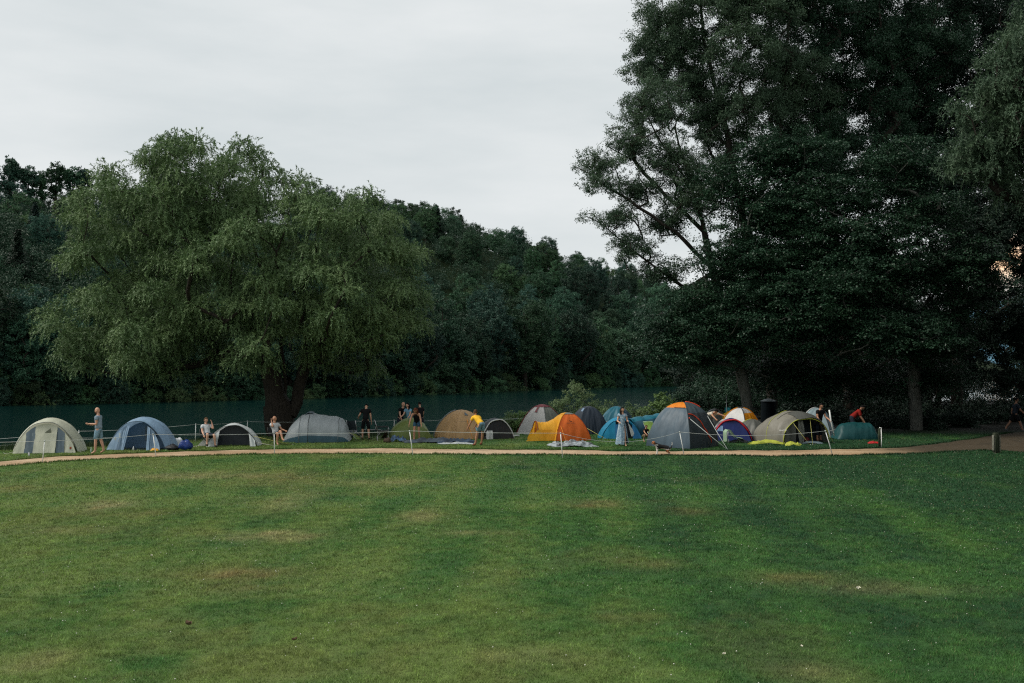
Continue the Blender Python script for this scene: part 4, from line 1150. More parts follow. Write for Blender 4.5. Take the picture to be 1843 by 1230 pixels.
# ------------------------------------------------------------------ tents, left to right
# 1 cream arch tent
p, s = ps(92, 812)
t = tent('arch_tent', p, 9, 'cream arch tent with grey stripes beside its closed door, farthest left')
f = loft_fn([(-.78, 1.22, 1.24), (-.35, 1.37, 1.36), (.2, 1.36, 1.34), (.9, 1.05, .92), (1.4, .5, .3), (1.55, .05, .03)], 0.02)
loft(t, 'flysheet', FAB['cream'], f)
hoop(t, f, 0.0, FAB['greyfly'], .012, 'edge_binding')
W, Hh, yy = 1.15, 1.16, -.70
arch_fill(t, 'side_wing', FAB['cream'], yy, W, Hh, -1.14, -.70, tilt=.42); arch_fill(t, 'side_wing', FAB['cream'], yy, W, Hh, .72, 1.14, tilt=.42, skew=.10)
arch_fill(t, 'mesh_stripe', FAB['grey_mesh'], yy, W, Hh, -.72, -.36, tilt=.42, lift=.006); arch_fill(t, 'mesh_stripe', FAB['grey_mesh'], yy, W, Hh, .42, .74, tilt=.42, lift=.006, skew=.06)
arch_fill(t, 'window', FAB['pale_win'], yy, W, Hh * .93, -.70, -.46, z0=.45, tilt=.36, lift=.03); arch_fill(t, 'window', FAB['pale_win'], yy, W, Hh * .93, .54, .72, z0=.48, tilt=.36, lift=.03, skew=.04)
d = arch_fill(t, 'door', FAB['cream'], yy, W, Hh, -.38, .46, tilt=.46, lift=.012, pl=.02)
q = MB(); q.grid(lambda u, v: (-.02 + .26 * u, yy - .17 + (v * u) * -.06, .80 + .20 * u * v), 5, 4); q.build('vent_flap', FAB['greyvent'], d)
q = MB(); q.grid(lambda u, v: (1.0 + .075 * u, yy - .385 + .02 * v, .17 + .075 * v), 2, 2); q.build('logo', FAB['rust'], t)
q = MB(); q.grid(lambda u, v: (1.005 + .065 * u, yy - .392 + .02 * v, .15 + .022 * v), 2, 2); q.build('logo', M['ink'], t)
line(t, f(.02, .02), (-1.50, -1.0, 0)); line(t, f(.97, .02), (1.55, -1.0, 0))
b = MB(); b.tube([(0, 0, 0), (0, 0, .10), (0, 0, .13)], [.035, .035, .02], 8)
def small_can(px, py, mat, label, h=1.0, name='drink_can'):
    b = MB(); b.tube([(0, 0, 0), (0, 0, .11 * h), (0, 0, .125 * h), (0, 0, .17 * h)], [.034, .034, .018, .014], 8)
    o = b.build(name, mat); o.location = g(px, py); return tag(o, label, 'bottle' if name == 'bottle' else 'can')
small_can(52, 822, FAB['white'], 'white can on the grass at the foot of the cream arch tent')
M['glass_green'] = plain('pale_green_glass', (0.30, 0.42, 0.34), 0.15)
small_can(164, 817, M['glass_green'], 'pale green bottle standing beside the bare feet of the standing man', 1.5, 'bottle')
small_can(240, 812, FAB['white'], 'white can in front of the open blue grey tent', 1.1)

# 2 blue-grey arch tent, door open
p, s = ps(262, 807)
t = tent('arch_tent', p, -6, 'dusty blue arch tent with its door open, right of the standing man')
f = loft_fn([(-.80, 1.24, 1.20), (-.35, 1.38, 1.33), (.2, 1.37, 1.30), (.9, 1.05, .9), (1.45, .5, .3), (1.6, .05, .03)], 0.02)
loft(t, 'flysheet', FAB['bluegrey'], f)
hoop(t, f, 0.0, FAB['bluegrey2'], .014, 'edge_binding')
W, Hh, yy = 1.17, 1.12, -.72
arch_fill(t, 'side_wing', FAB['bluegrey'], yy, W, Hh, -1.16, -.50, tilt=.40); arch_fill(t, 'side_wing', FAB['bluegrey'], yy, W, Hh, .74, 1.16, tilt=.40)
arch_fill(t, 'mesh_stripe', FAB['bluegrey2'], yy, W, Hh, -.62, -.40, tilt=.40, lift=.008, skew=-.12); arch_fill(t, 'mesh_stripe', FAB['bluegrey2'], yy, W, Hh, .55, .76, tilt=.40, lift=.008, skew=.14)
arch_fill(t, 'window', FAB['pale_win'], yy, W, Hh * .93, -.98, -.62, z0=.34, z1=.70, tilt=.36, lift=.03, skew=-.06); arch_fill(t, 'window', FAB['pale_win'], yy, W, Hh * .93, .80, .98, z0=.30, z1=.60, tilt=.36, lift=.03)
arch_fill(t, 'door_flap', FAB['bluegrey'], yy, W, Hh, -.42, -.30, tilt=.40, lift=.03, skew=-.10); arch_fill(t, 'door_flap', FAB['bluegrey'], yy, W, Hh, .46, .58, tilt=.40, lift=.03, skew=.12)
arch_fill(t, 'inner_tent', FAB['bluegrey2'], -.1, 1.2, 1.12, -1.1, 1.1, tilt=.1); arch_fill(t, 'inner_window', FAB['grey_mesh'], -.12, 1.2, 1.12, .05, .55, z0=.35, z1=.95, tilt=.1, lift=.02)
q = MB(); q.grid(lambda u, v: (-1.0 + 2.0 * u, -1.05 + .95 * v, .02 + .12 * v * (1 - v) * math.sin(u * 9) ** 2), 14, 5); q.build('groundsheet', FAB['inner_dark'], t)
line(t, f(.98, .02), (1.62, -1.0, 0)); line(t, f(.99, .7), (1.9, .8, 0))
heap('stuff_sack', g(278, 812), .16, .10, .14, FAB['yellow'], 'small orange yellow stuff sack in the door of the dusty blue tent', 'bag', 3, n=14)

# bags right of it
M['bag_black'] = plain('black_bag', (0.012, 0.013, 0.016), 0.5, 0.2, 6, 0.4, 14)
M['bag_blue'] = plain('blue_printed_bag', (0.008, 0.030, 0.160), 0.35, 0.4, 7, 0.4, 14)
M['bag_white'] = plain('white_sack', (0.55, 0.57, 0.58), 0.6, 0.15, 6, 0.5, 14)
def bag(px, py, d, mat, label, seed, handle=True, cat='bag', name='bag'):
    p = g(px, py); b = MB(); b.ball((0, 0, d[2] * .48), (d[0] / 2, d[1] / 2, d[2] / 2), 3, 0.17, seed)
    b.v = [(x * (1 + .25 * (1 - z / d[2])), y, max(0.0, z) + .06 * d[2] * math.sin(x * 23 + y * 17)) for x, y, z in b.v]
    o = b.build(name, mat); o.location = p; tag(o, label, cat)
    if handle:
        h = MB(); h.tube([(-d[0] * .2, 0, d[2] * .9), (-d[0] * .1, 0, d[2] * 1.12), (d[0] * .1, 0, d[2] * 1.12), (d[0] * .2, 0, d[2] * .9)], .012, 5); h.build('handle', M['bag_black'], o)
    return o
bag(310, 811, (.55, .35, .24), M['bag_black'], 'flat black duffel bag beside the dusty blue tent', 4)
bag(322, 806, (.30, .30, .44), M['bag_white'], 'white sack standing between the black duffel and the blue bag', 5, False)
bag(334, 811, (.46, .36, .46), M['bag_blue'], 'bulging blue carrier bag, rightmost of the luggage by the dusty blue tent', 6)

# 3 low silver tent with a dark open mouth
p, s = ps(424, 801)
t = tent('arch_tent', p, 5, 'low silver white tent with a black open mouth, between the two seated men')
f = loft_fn([(-.75, 1.06, .92), (-.3, 1.16, .97), (.3, 1.1, .85), (.9, .7, .5), (1.3, .05, .03)], 0.02)
loft(t, 'flysheet', FAB['silver'], f)
hoop(t, f, 0.0, FAB['greyfly'], .014, 'edge_binding')
arch_fill(t, 'door_flap', FAB['silver'], -.72, 1.0, .86, -.98, -.52, tilt=.30, pl=.05, skew=-.08); arch_fill(t, 'door_flap', FAB['silver'], -.72, 1.0, .86, .66, .90, tilt=.30, pl=.03, skew=.14)
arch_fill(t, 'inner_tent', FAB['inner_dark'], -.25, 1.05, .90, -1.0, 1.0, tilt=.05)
q = MB(); q.grid(lambda u, v: (-1.50 + .52 * u, -.75 + .15 * u, .02 + .55 * v * u), 6, 6); q.build('side_flap', FAB['white'], t)
line(t, f(.90, .05), (1.9, -.75, 0)); line(t, f(.08, .05), (-1.7, -1.0, 0)); line(t, f(.80, .1), (2.5, -.2, .0), M['lime_cord'])

# 4 grey tunnel tent, long side to the path
p, s = ps(573, 794)
t = tent('tunnel_tent', p, -86, 'long grey tunnel tent with dark teal skirt in front of the willow trunk')
f = loft_fn([(-1.58, .5, .03), (-1.25, .95, .72), (-.80, 1.12, 1.17), (-.35, 1.15, 1.33), (.25, 1.05, 1.22), (.95, .98, 1.12), (1.28, .85, .80), (1.50, .7, .05)], 0.02, a=.95, b=.78)
loft(t, 'flysheet', FAB['tun_grey'], f, .055, .945)
loft(t, 'skirt', FAB['teal_skirt'], f, 0, .055, nu=3); loft(t, 'skirt', FAB['teal_skirt'], f, .945, 1, nu=3)
hoop(t, f, 3 / 7, M['pole'], .011); hoop(t, f, 2.1 / 7, FAB['greyfly'], .012); hoop(t, f, 5.1 / 7, FAB['greyfly'], .010)
q = MB(); q.grid(lambda u, v: f(.60 - .18 * v, .36 + .11 * u) + Vector((0, 0, .02 + .05 * math.sin(math.pi * u))), 8, 5); q.build('vent_hood', FAB['grey_mesh'], t)
q = MB(); c = f(.24, .41); q.add([c + Vector((-.06, -.07, .10)), c + Vector((-.06, .13, .10)), c + Vector((-.09, .02, -.05))], [(0, 1, 2)], False); q.build('window', FAB['grey_mesh'], t)
line(t, f(.24, .42) + Vector((-.07, 0, .02)), (-1.35, .06, .02), M['rope'], .012)
line(t, f(.30, .93), (-.95, 1.95, 0)); line(t, f(.5, .93), (-.6, 2.2, 0), M['lime_cord'])
q = MB(); q.grid(lambda u, v: (-.75 - .1 * v, 1.52 + .35 * u, .02 + .42 * (1 - u) * v), 5, 5); q.build('side_flap', FAB['leafgreen'], t)

# 5 moss green pop-up
p, s = ps(739, 790)
t = tent('popup_tent', p, -82, 'moss green pop-up tent beside the red-haired woman')
f = loft_fn([(-1.05, .35, .03), (-.85, .7, .55), (-.35, .85, .93), (.15, .86, 1.0), (.65, .75, .68), (1.0, .4, .06)], 0.015, a=.95, b=.8)
loft(t, 'flysheet', FAB['green'], f); hoop(t, f, .50, M['pole'], .010, lift=.004)
q = MB(); q.grid(lambda u, v: (-.35 + .5 * u, -1.12 - .30 * v, .02 + .50 * (1 - v) * u), 5, 5); q.build('door_flap', plain('brown_cloth', (0.085, 0.055, 0.035), .8), t)
heap('clothes_heap', g(716, 795), .36, .2, .32, plain('blue_white_clothes', (0.06, 0.11, 0.19), 0.7, 0.9, 5), 'heap of dark blue and white clothes beside the moss green tent', 'clothes', 12, n=16)
heap('ground_sheet', g(775, 797), 1.30, .30, .22, plain('dark_blue_grey_sheet', (0.045, 0.060, 0.080), 0.6, 0.6, 3), 'dark blue grey ground sheet spread before the moss green tent', 'sheet', 17, n=30)
heap('ground_sheet', g(822, 798), .85, .26, .26, plain('navy_sheet', (0.022, 0.040, 0.068), 0.6, 0.7, 3), 'rumpled navy ground sheet before the tan tent', 'sheet', 18, n=26)
heap('ground_sheet', g(822, 800), .80, .10, .10, FAB['silver'], 'pale silver edge of sheet lying in front of the navy ground sheet', 'sheet', 19, n=18)

# 6 tan dome
p, s = ps(829, 791)
p.y += .9
t = tent('dome_tent', p, 0, 'sandy tan dome tent left of the man in the yellow shirt')
f = dome_fn(1.36, 1.38, 1.30, 4, -100, .8, .03)
panel(t, 'flysheet', FAB['tan'], f, -100, -10, 0, 1, nu=20); panel(t, 'flysheet', FAB['tan'], f, 170, 260, 0, 1); panel(t, 'flysheet', FAB['greyfly'], f, -10, 170, 0, 1, nu=20)
rib(t, f, 170, FAB['greyfly'], .035, .12, 1.0)
rib(t, f, -100, FAB['tan'], .016, k=1.006)
q = MB(); q.add([f(R(-72), .34, 1.03), f(R(-50), .34, 1.03), f(R(-66), .22, 1.04)], [(0, 1, 2)], False); q.build('vent', FAB['grey_mesh'], t)
line(t, f(R(-66), .45, 1.02), f(R(-66), 1, 1.02) + Vector((.15, -.12, .0)), M['orange_cord'], .014)
line(t, f(R(-95), .5, 1.01), f(R(-60), .5, 1.012), FAB['greyvent'], .007, 'zip', False)
# 7 black and white tent behind the yellow-shirted man
p, s = ps(889, 789)
t = tent('arch_tent', p, 22, 'black fronted tent with white hem, half hidden by the man in the yellow shirt')
f = loft_fn([(-.55, .82, .93), (-.1, .9, .97), (.5, .8, .8), (1.1, .3, .3)], 0.02)
loft(t, 'flysheet', FAB['charcoal'], f); hoop(t, f, 0, FAB['white'], .030, 'edge_binding')
arch_fill(t, 'front_panel', FAB['black'], -.50, .78, .88, -.77, .77, tilt=.16)
arch_fill(t, 'door_flap', FAB['white'], -.60, .78, .88, -.66, -.34, z1=.42, tilt=.16, pl=.05)
b = MB(); b.box((0, 0, .05), (.72, .20, .07), 0, .02); b.tube([(-.30, 0, .05), (-.31, 0, .34)], .05, 8)
tag(b.build('camping_stool', FAB['white']), 'white folded stool lying right of the black fronted tent', 'stool').location = g(922, 786)
# 8 maroon topped white dome
p, s = ps(977, 783); p.y += 1.0
t = tent('dome_tent', p, 0, 'dull white dome tent with maroon cap behind the orange and yellow tent')
f = dome_fn(1.48, 1.32, 1.2, 4, -82, .8, .03, 1.0, 1.75)
for a in (-172, 98, 8): panel(t, 'flysheet', FAB['dullwhite'], f, a, a + 90, .18, 1)
panel(t, 'flysheet', FAB['greyvent'], f, -82, 8, .18, 1)
panel(t, 'cap', FAB['maroon'], f, 0, 360, 0, .20, 1.03, nu=28, nv=5)
rib(t, f, -172, FAB['maroon'], .022, .15); rib(t, f, 8, FAB['maroon'], .022, .15); rib(t, f, -82, FAB['greyfly'], .012, .18)
q = MB(); q.grid(lambda u, v: f(R(-135 + 14 * u), .2 + .17 * v, 1.04 + .02 * u), 3, 4); q.build('cap_tie', FAB['maroon'], t)
q = MB(); q.grid(lambda u, v: f(R(-172 + 90 * u), .97 + .03 * v, 1.03 + .16 * v), 10, 2); q.build('skirt', FAB['white'], t)

# 9 orange and yellow tent with porch
p, s = ps(1022, 794); p.y += .75
t = tent('dome_tent', p, 0, 'orange dome tent with a yellow porch, printed leaping animal mark above dark letters')
f = dome_fn(1.27, 1.22, 1.10, 4, -118, .8, .02)
panel(t, 'side_panel', FAB['orange'], f, -118, -28, .16, 1, nu=20); panel(t, 'side_panel', FAB['orange'], f, -28, 62, .16, 1)
panel(t, 'side_panel', FAB['yellow'], f, -208, -118, .16, 1); panel(t, 'side_panel', FAB['yellow'], f, 62, 152, .16, 1)
panel(t, 'vent_cap', FAB['greyvent'], f, -118, 62, 0, .18, 1.02, nu=20, nv=5); panel(t, 'vent_cap', FAB['yellow'], f, 62, 242, 0, .18, 1.02, nu=20, nv=5)
rib(t, f, -118, FAB['yellow'], .022, .1)
rib(t, f, -28, FAB['rust'], .012, .15)
def on(fn, a, tt, k=1.03): return fn(R(a), tt, k)
c = on(f, -80, .50)
text_part(t, 'lettering', 'easy camp', .095, M['ink'], c + Vector((.02, -.075, .02)), (R(58), 0, R(10)))
q = MB(); c2 = on(f, -78, .44, 1.03) + Vector((0, -.05, .02))
q.add([c2 + Vector(v) * .7 for v in [(-.10, 0, .06), (-.02, 0, .045), (.05, 0, 0), (.13, 0, .015), (.10, .0, -.04), (.02, 0, -.04), (-.06, 0, .015)]], [(0, 1, 2, 3, 4, 5, 6)], False)
q.build('printed_mark', M['ink'], t)
pf = loft_fn([(-1.56, .50, .90), (-1.15, .55, .84), (-.7, .62, .98), (-.15, .42, 1.24)], 0.02, b=.9)
por = loft(t, 'porch_roof', FAB['yellow'], pf); por.rotation_euler = (0, 0, R(-74))
h = hoop(por, pf, 0.0, FAB['rust'], .022, 'porch_hoop')
arch_fill(por, 'porch_flap', FAB['yellow'], -1.56, .48, .86, -.46, -.02, tilt=.06, pl=.02)
arch_fill(por, 'porch_flap', FAB['rust'], -1.53, .48, .86, -.02, .12, tilt=.06, pl=.02)
arch_fill(por, 'porch_mesh', FAB['greyvent'], -1.50, .48, .86, .12, .46, z0=.48, tilt=.02)
q = MB(); q.grid(lambda u, v: (-.50 - .42 * (1 - v) * (1 - u), -1.56 - .12 * (1 - v) + .2 * u, .02 + .56 * v), 5, 6); q.build('porch_wing', FAB['yellow'], por)
q = MB(); q.grid(lambda u, v: (.50 + .10 * (1 - v), -1.58 + .95 * u - .62 * (1 - v) * (1 - u), .02 + .50 * v), 6, 6); q.build('porch_wing', FAB['yellow'], por)
line(t, on(f, -112, .55), on(f, -112, .55) + Vector((.32, -.85, -.98)) * .82, M['orange_cord'], .012); line(t, on(f, -28, .62), (1.95, -.95, .0), M['lime_cord'])
heap('silver_sheet', g(1030, 804), .98, .42, .26, plain('silver_coated_sheet', (0.19, 0.215, 0.23), 0.35, 0.9, 5, 0.6, 9), 'crumpled silver grey tent cloth lying on the grass before the orange tent', 'sheet', 27, n=40, detail=4.5)
# 10 navy dome
p, s = ps(1062, 783); p.y += 1.2
t = tent('dome_tent', p, 0, 'dark navy dome tent between the orange tent and the blue tents')
f = dome_fn(1.40, 1.20, 1.2, 4, -118, .8, .02)
for a in (-118, -28, 62, 152): panel(t, 'flysheet', FAB['navy'], f, a, a + 90, 0, 1)
q = MB(); q.grid(lambda u, v: f(R(-140 + 20 * u), .22 + .12 * v, 1.03), 4, 4); q.build('vent', FAB['bluegrey'], t)
line(t, on(f, -28, .6), (1.5, -.9, 0))
# 11 bright blue tent with open door
p, s = ps(1114, 788)
t = tent('arch_tent', p, 4, 'bright blue tent with open door behind the woman in the long dress')
f = loft_fn([(-.62, .96, .92), (-.2, 1.05, 1.0), (.4, .98, .9), (.9, .6, .45), (1.2, .05, .03)], 0.02)
loft(t, 'flysheet', FAB['sky'], f)
arch_fill(t, 'front_panel', FAB['sky'], -.60, .95, .90, -.94, -.28, tilt=.28); arch_fill(t, 'front_panel', FAB['sky2'], -.60, .95, .90, .52, .94, tilt=.28)
arch_fill(t, 'door_flap', FAB['sky2'], -.62, .95, .90, -.32, .02, z1=.68, tilt=.28, pl=.04, lift=.02)
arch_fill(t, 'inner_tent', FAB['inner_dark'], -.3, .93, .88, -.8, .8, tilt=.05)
q = MB(); q.grid(lambda u, v: (.28 + .24 * v + .16 * u * (1 - .3 * v), -.80 - .06 * (1 - v), .10 + .66 * (1 - u) * (1 - .5 * v) + .02), 6, 6); q.build('door_lining', FAB['white'], t)
# blue tent behind it
p = gpt(at(1110, 765, 53.5).x, 53.5)
t = tent('dome_tent', p, 0, 'teal blue dome tent standing behind the bright blue open tent')
f = dome_fn(1.32, 1.22, 1.15, 4, -65, .8, .02)
panel(t, 'flysheet', FAB['tealblue'], f, -155, -65, 0, 1); panel(t, 'flysheet', FAB['darkteal'], f, -65, 25, 0, 1); panel(t, 'flysheet', FAB['darkteal'], f, 25, 205, 0, 1, nu=20)
rib(t, f, -150, FAB['dullwhite'], .02, .5, .95)
p = gpt(at(1163, 780, 50.5).x, 50.5)
t = tent('tunnel_tent', p, -72, 'blue tunnel tent with sagging ridge left of the orange topped tent')
f = loft_fn([(-1.0, .85, .85), (-.5, .85, .92), (.1, .85, .98), (.7, .85, 1.08), (1.0, .8, 1.06), (1.15, .6, .5)], 0.05, b=.62)
loft(t, 'flysheet', FAB['tealblue'], f, .30, .72); loft(t, 'side_wall', FAB['darkteal'], f, 0, .30); loft(t, 'side_wall', FAB['darkteal'], f, .72, 1)
hoop(t, f, .8, FAB['dullwhite'], .012); q = MB(); q.ball(f(.18, .1) + Vector((-.02, -.05, 0)), (.10, .14, .17), 2, .1); q.build('rolled_flap', FAB['bluegrey2'], t)
bag(1193, 752, (.30, .25, .34), plain('turquoise_bag', (0.02, 0.22, 0.26), .5, .3, 5), 'turquoise bag behind the shoulder of the orange topped tent', 31, False)
# leaf-green reclining chair cloth and pink towel beside the big tent
p, s = ps(1172, 790)
ch = empty('camp_recliner', p, R(20), 'leaf green folding recliner left of the orange topped tent', 'chair', 'folding chairs of the camp')
b = MB(); b.grid(lambda u, v: ((-.25 + .5 * u), -.42 + .75 * v, .16 + .62 * v ** 1.4 + .03 * math.sin(u * 3)), 6, 10); b.build('sling', FAB['leafgreen'], ch)
b = MB(); b.grid(lambda u, v: ((-.25 + .5 * u), .30 + .10 * v, .76 + .06 * math.sin(math.pi * v)), 6, 4); b.build('headrest', FAB['mint'], ch)
for sx in (-.26, .26):
    b = MB(); b.tube([(sx, -.5, 0), (sx, .3, .72)], .012, 5); b.tube([(sx, .35, 0), (sx, -.2, .36)], .012, 5); b.build('leg', M['steel'], ch)
heap('pink_towel', g(1173, 796), .16, .12, .18, plain('pink_towel', (0.42, 0.14, 0.16), .8), 'small pink towel on the grass by the edge of the orange topped tent', 'towel', 33, n=12)

# 12 the big steel-grey tent with orange cap
p, s = ps(1241, 809); p.y += 1.55
t = tent('dome_tent', p, 0, 'biggest tent, steel grey and charcoal with orange cap and red piping')
f = dome_fn(1.93, 1.58, 1.52, 4, -89, .78, .02, .95, 1.12, 2)
panel(t, 'side_panel', FAB['steel'], f, -179, -89, .30, 1, nu=24); panel(t, 'roof_cap', FAB['hot'], f, -179, -89, 0, .30, nu=18, nv=6)
panel(t, 'front_panel', FAB['charcoal'], f, -89, 1, .42, 1, nu=24); panel(t, 'upper_panel', FAB['slate'], f, -89, 1, 0, .42, nu=18, nv=8)
panel(t, 'side_panel', FAB['charcoal'], f, 1, 91, 0, 1); panel(t, 'side_panel', FAB['steel'], f, 91, 181, 0, 1)
b = MB(); b.tube([f(R(-86 + 62 * (i / 16) ** .9), .44 + .0 * i + .48 * (i / 16) ** 1.9, 1.012) for i in range(17)], .022, 5); b.build('door_piping', FAB['redpipe'], t)
rib(t, f, 1, FAB['redpipe'], .024, .03, .30, 1.01, 'seam_piping'); rib(t, f, -89, FAB['slate'], .012, .3, 1)
b = MB(); b.tube([f(R(-140 + 8 * i), .305, 1.015) for i in range(7)], .014, 4); b.build('cap_strap', M['pole'], t)
line(t, f(R(-86), .52, 1.02), Vector((1.52, -2.05, .0)), M['rope'], .013); line(t, f(R(-8), .50, 1.02), Vector((1.52, -2.03, .0)), M['rope'], .013)
q = MB(); q.ball(f(R(-86), .52, 1.03), .035, 1); q.build('cord_loop', FAB['redpipe'], t)
b = MB(); b.grid(lambda u, v: f(R(-179 + 180 * u), .985 + .015 * v, 1.0 + .05 * v), 20, 2); b.build('mud_skirt', FAB['charcoal'], t)

# 13 royal blue tent with red hem
p, s = ps(1317, 792)
t = tent('arch_tent', p, -12, 'royal blue tent with bright red edge, right of the orange topped tent')
f = loft_fn([(-.62, .92, .98), (-.1, 1.0, 1.02), (.6, .8, .8), (1.2, .2, .2)], 0.02)
loft(t, 'flysheet', FAB['royal'], f); hoop(t, f, .0, FAB['red'], .045, 'edge_binding', .2, .8)
hoop(t, f, 0, FAB['red'], .022, 'edge_binding')
arch_fill(t, 'front_panel', FAB['royal'], -.60, .88, .94, -.87, .87, tilt=.25); arch_fill(t, 'window', FAB['paleblue'], -.62, .88, .94, -.72, -.40, z0=.45, z1=.70, tilt=.2, lift=.04)
# 14 white and orange dome
p, s = ps(1343, 789); p.y += 1.2
t = tent('dome_tent', p, 0, 'white and amber dome tent between the royal blue and the stone grey tents')
f = dome_fn(1.42, 1.02, 1.15, 4, -90, .8, .03, 1.02, 1.0)
panel(t, 'side_panel', FAB['white'], f, -180, -90, 0, 1); panel(t, 'side_panel', FAB['amber'], f, -90, 0, .38, 1); panel(t, 'roof_panel', FAB['dullwhite'], f, -90, 0, 0, .38)
panel(t, 'side_panel', FAB['amber'], f, 90, 180, 0, 1); panel(t, 'side_panel', FAB['white'], f, 0, 90, 0, 1)
rib(t, f, -180, FAB['amber'], .028, .05, .6); rib(t, f, 0, FAB['amber'], .028, .05, 1); rib(t, f, -90, M['pole'], .020, .05, 1)
q = MB(); q.ball(f(0, 0, 1.0), (.16, .12, .05), 2, .1); q.build('pole_hub', M['pole'], t)
# mint green folding chair before the royal blue tent
def camp_chair(p, rz, mat, label, frame=None, s=1.0, group='folding chairs of the camp'):
    """director-style folding chair: crossed legs, sling seat and back; faces local -Y"""
    fr = frame or M['steel']
    r = empty('camp_chair', p, R(rz), label, 'chair', group, s)
    b = MB(); b.grid(lambda u, v: (-.26 + .52 * u, -.24 + .46 * v, .42 - .05 * math.sin(math.pi * u) + .02 * (1 - v)), 8, 6); b.build('seat', mat, r)
    b = MB(); b.grid(lambda u, v: (-.26 + .52 * u, .22 + .14 * v + .05 * math.sin(math.pi * u), .46 + .44 * v), 8, 6); b.build('backrest', mat, r)
    for a, c in (((-.27, -.25, 0), (.27, -.25, .42)), ((.27, -.25, 0), (-.27, -.25, .42)), ((-.27, .24, 0), (.27, .24, .42)), ((.27, .24, 0), (-.27, .24, .42))):
        b = MB(); b.tube([a, c], .012, 5); b.build('leg', fr, r)
    for sx in (-.27, .27):
        b = MB(); b.tube([(sx, .22, .40), (sx, .37, .92)], .012, 5); b.build('upright', fr, r)
        b = MB(); b.tube([(sx, -.25, .40), (sx, -.25, .60)], .012, 5); b.build('arm_post', fr, r)
        b = MB(); b.box((sx, 0, .61), (.06, .5, .03), 0, .01); b.build('armrest', mat, r)
    return r
p, s = ps(1320, 797)
ch = empty('camp_lounger', p, R(8), 'mint green cloth draped over a folding lounger before the royal blue tent', 'chair', 'folding chairs of the camp')
prof = [(-.40, .06), (-.39, .50), (-.30, .60), (-.22, .57), (-.06, .36), (.12, .25), (.38, .20), (.43, .10)]
def lounge(u, v):
    x = v * (len(prof) - 1); i_ = min(int(x), len(prof) - 2); q_ = x - i_
    return (prof[i_][0] + (prof[i_ + 1][0] - prof[i_][0]) * q_ + .02 * math.sin(u * 7), -.26 + .52 * u + .05 * math.sin(v * 9), prof[i_][1] + (prof[i_ + 1][1] - prof[i_][1]) * q_ + .015 * math.sin(u * 9 + v * 5))
b = MB(); b.grid(lounge, 8, 28); b.build('cloth', FAB['mint'], ch)
for sy in (-.22, .22):
    b = MB(); b.tube([(-.36, sy, 0), (-.33, sy, .54)], .012, 5); b.tube([(.36, sy, 0), (-.05, sy, .32), (-.25, sy, .52)], .012, 5); b.build('leg', M['steel'], ch)
heap('dark_clothes', g(1330, 797), .40, .2, .22, M['bag_black'], 'dark clothes heap under the mint green lounger', 'clothes', 36, n=14)
small_can(1311, 797, FAB['white'], 'white can under the mint green lounger')

# 15 stone grey pop-up with lime piping
p, s = ps(1421, 796)
t = tent('popup_tent', p, 24, 'stone grey pop-up tent with lime piping and dark open mouth')
f = loft_fn([(-1.05, 1.30, 1.12, .10), (-.75, 1.42, 1.33, .05), (-.1, 1.42, 1.44, 0), (.6, 1.2, 1.20, -.1), (1.25, .85, .80, -.25), (1.7, .3, .2, -.3)], 0.02, b=.74)
loft(t, 'flysheet', FAB['stone'], f, 0, .62); loft(t, 'flysheet', FAB['stone_dark'], f, .62, 1)
hoop(t, f, 0, FAB['lime'], .020, 'edge_piping'); hoop(t, f, .40, FAB['lime'], .012, 'edge_piping', 0, .45); hoop(t, f, .33, M['pole'], .010, 'pole', .25, .75)
q = MB(); q.grid(lambda u, v: f(.38 + .40 * u, .02 + .30 * v) + Vector((.02, -.05, .035 * math.sin(math.pi * u) + .02)), 10, 6); q.build('rain_hood', FAB['stone_dark'], t)
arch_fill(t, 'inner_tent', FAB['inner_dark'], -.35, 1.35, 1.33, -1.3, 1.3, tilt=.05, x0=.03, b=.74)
arch_fill(t, 'door_curtain', FAB['stone_dark'], -.98, 1.26, 1.08, -1.2, -.62, tilt=.10, pl=.06, x0=.1, b=.74); arch_fill(t, 'door_curtain', FAB['greyvent'], -.96, 1.26, 1.08, -.40, -.14, tilt=.10, pl=.07, x0=.1, b=.74)
text_part(t, 'lettering', 'Quechua', .09, M['white_ink'], f(.12, .10) + Vector((-.06, -.10, .05)), (R(75), R(-6), R(-40)))
line(t, f(.30, .0), (-.35, -1.8, 0), M['lime_cord']); line(t, f(.55, .0), (-.15, -1.75, 0), M['lime_cord']); line(t, f(.78, .02), (1.35, -1.4, 0), M['lime_cord'])
hf = dome_fn(.92, .95, .9, 6, -90, .6, .02)
p2, s = ps(1361, 791); p2.y += .8
t2 = tent('popup_tent', p2, 0, 'low dark grey pop-up tent with lime seam, tucked behind the stone grey one')
for a in range(0, 360, 120): panel(t2, 'flysheet', FAB['stone_dark'], hf, a, a + 120, 0, 1)
rib(t2, hf, 180, FAB['lime'], .014)
heap('lime_cloth', g(1383, 800), .85, .14, .20, FAB['lime'], 'lime yellow cloth strip on the grass before the stone grey tent', 'cloth', 41, n=20)
heap('lime_cloth', g(1427, 803), .34, .13, .20, FAB['lime'], 'short lime yellow cloth bunched at the mouth of the stone grey tent', 'cloth', 42, n=16)
bag(1450, 797, (.30, .24, .26), plain('dark_red_bag', (0.13, 0.012, 0.014), .6), 'dark red bag inside the mouth of the stone grey tent', 43, False)
heap('grey_sheet', g(1458, 799), .55, .12, .12, FAB['palegrey'], 'pale grey sheet on the grass at the feet of the man with the white pole', 'sheet', 44, n=16)
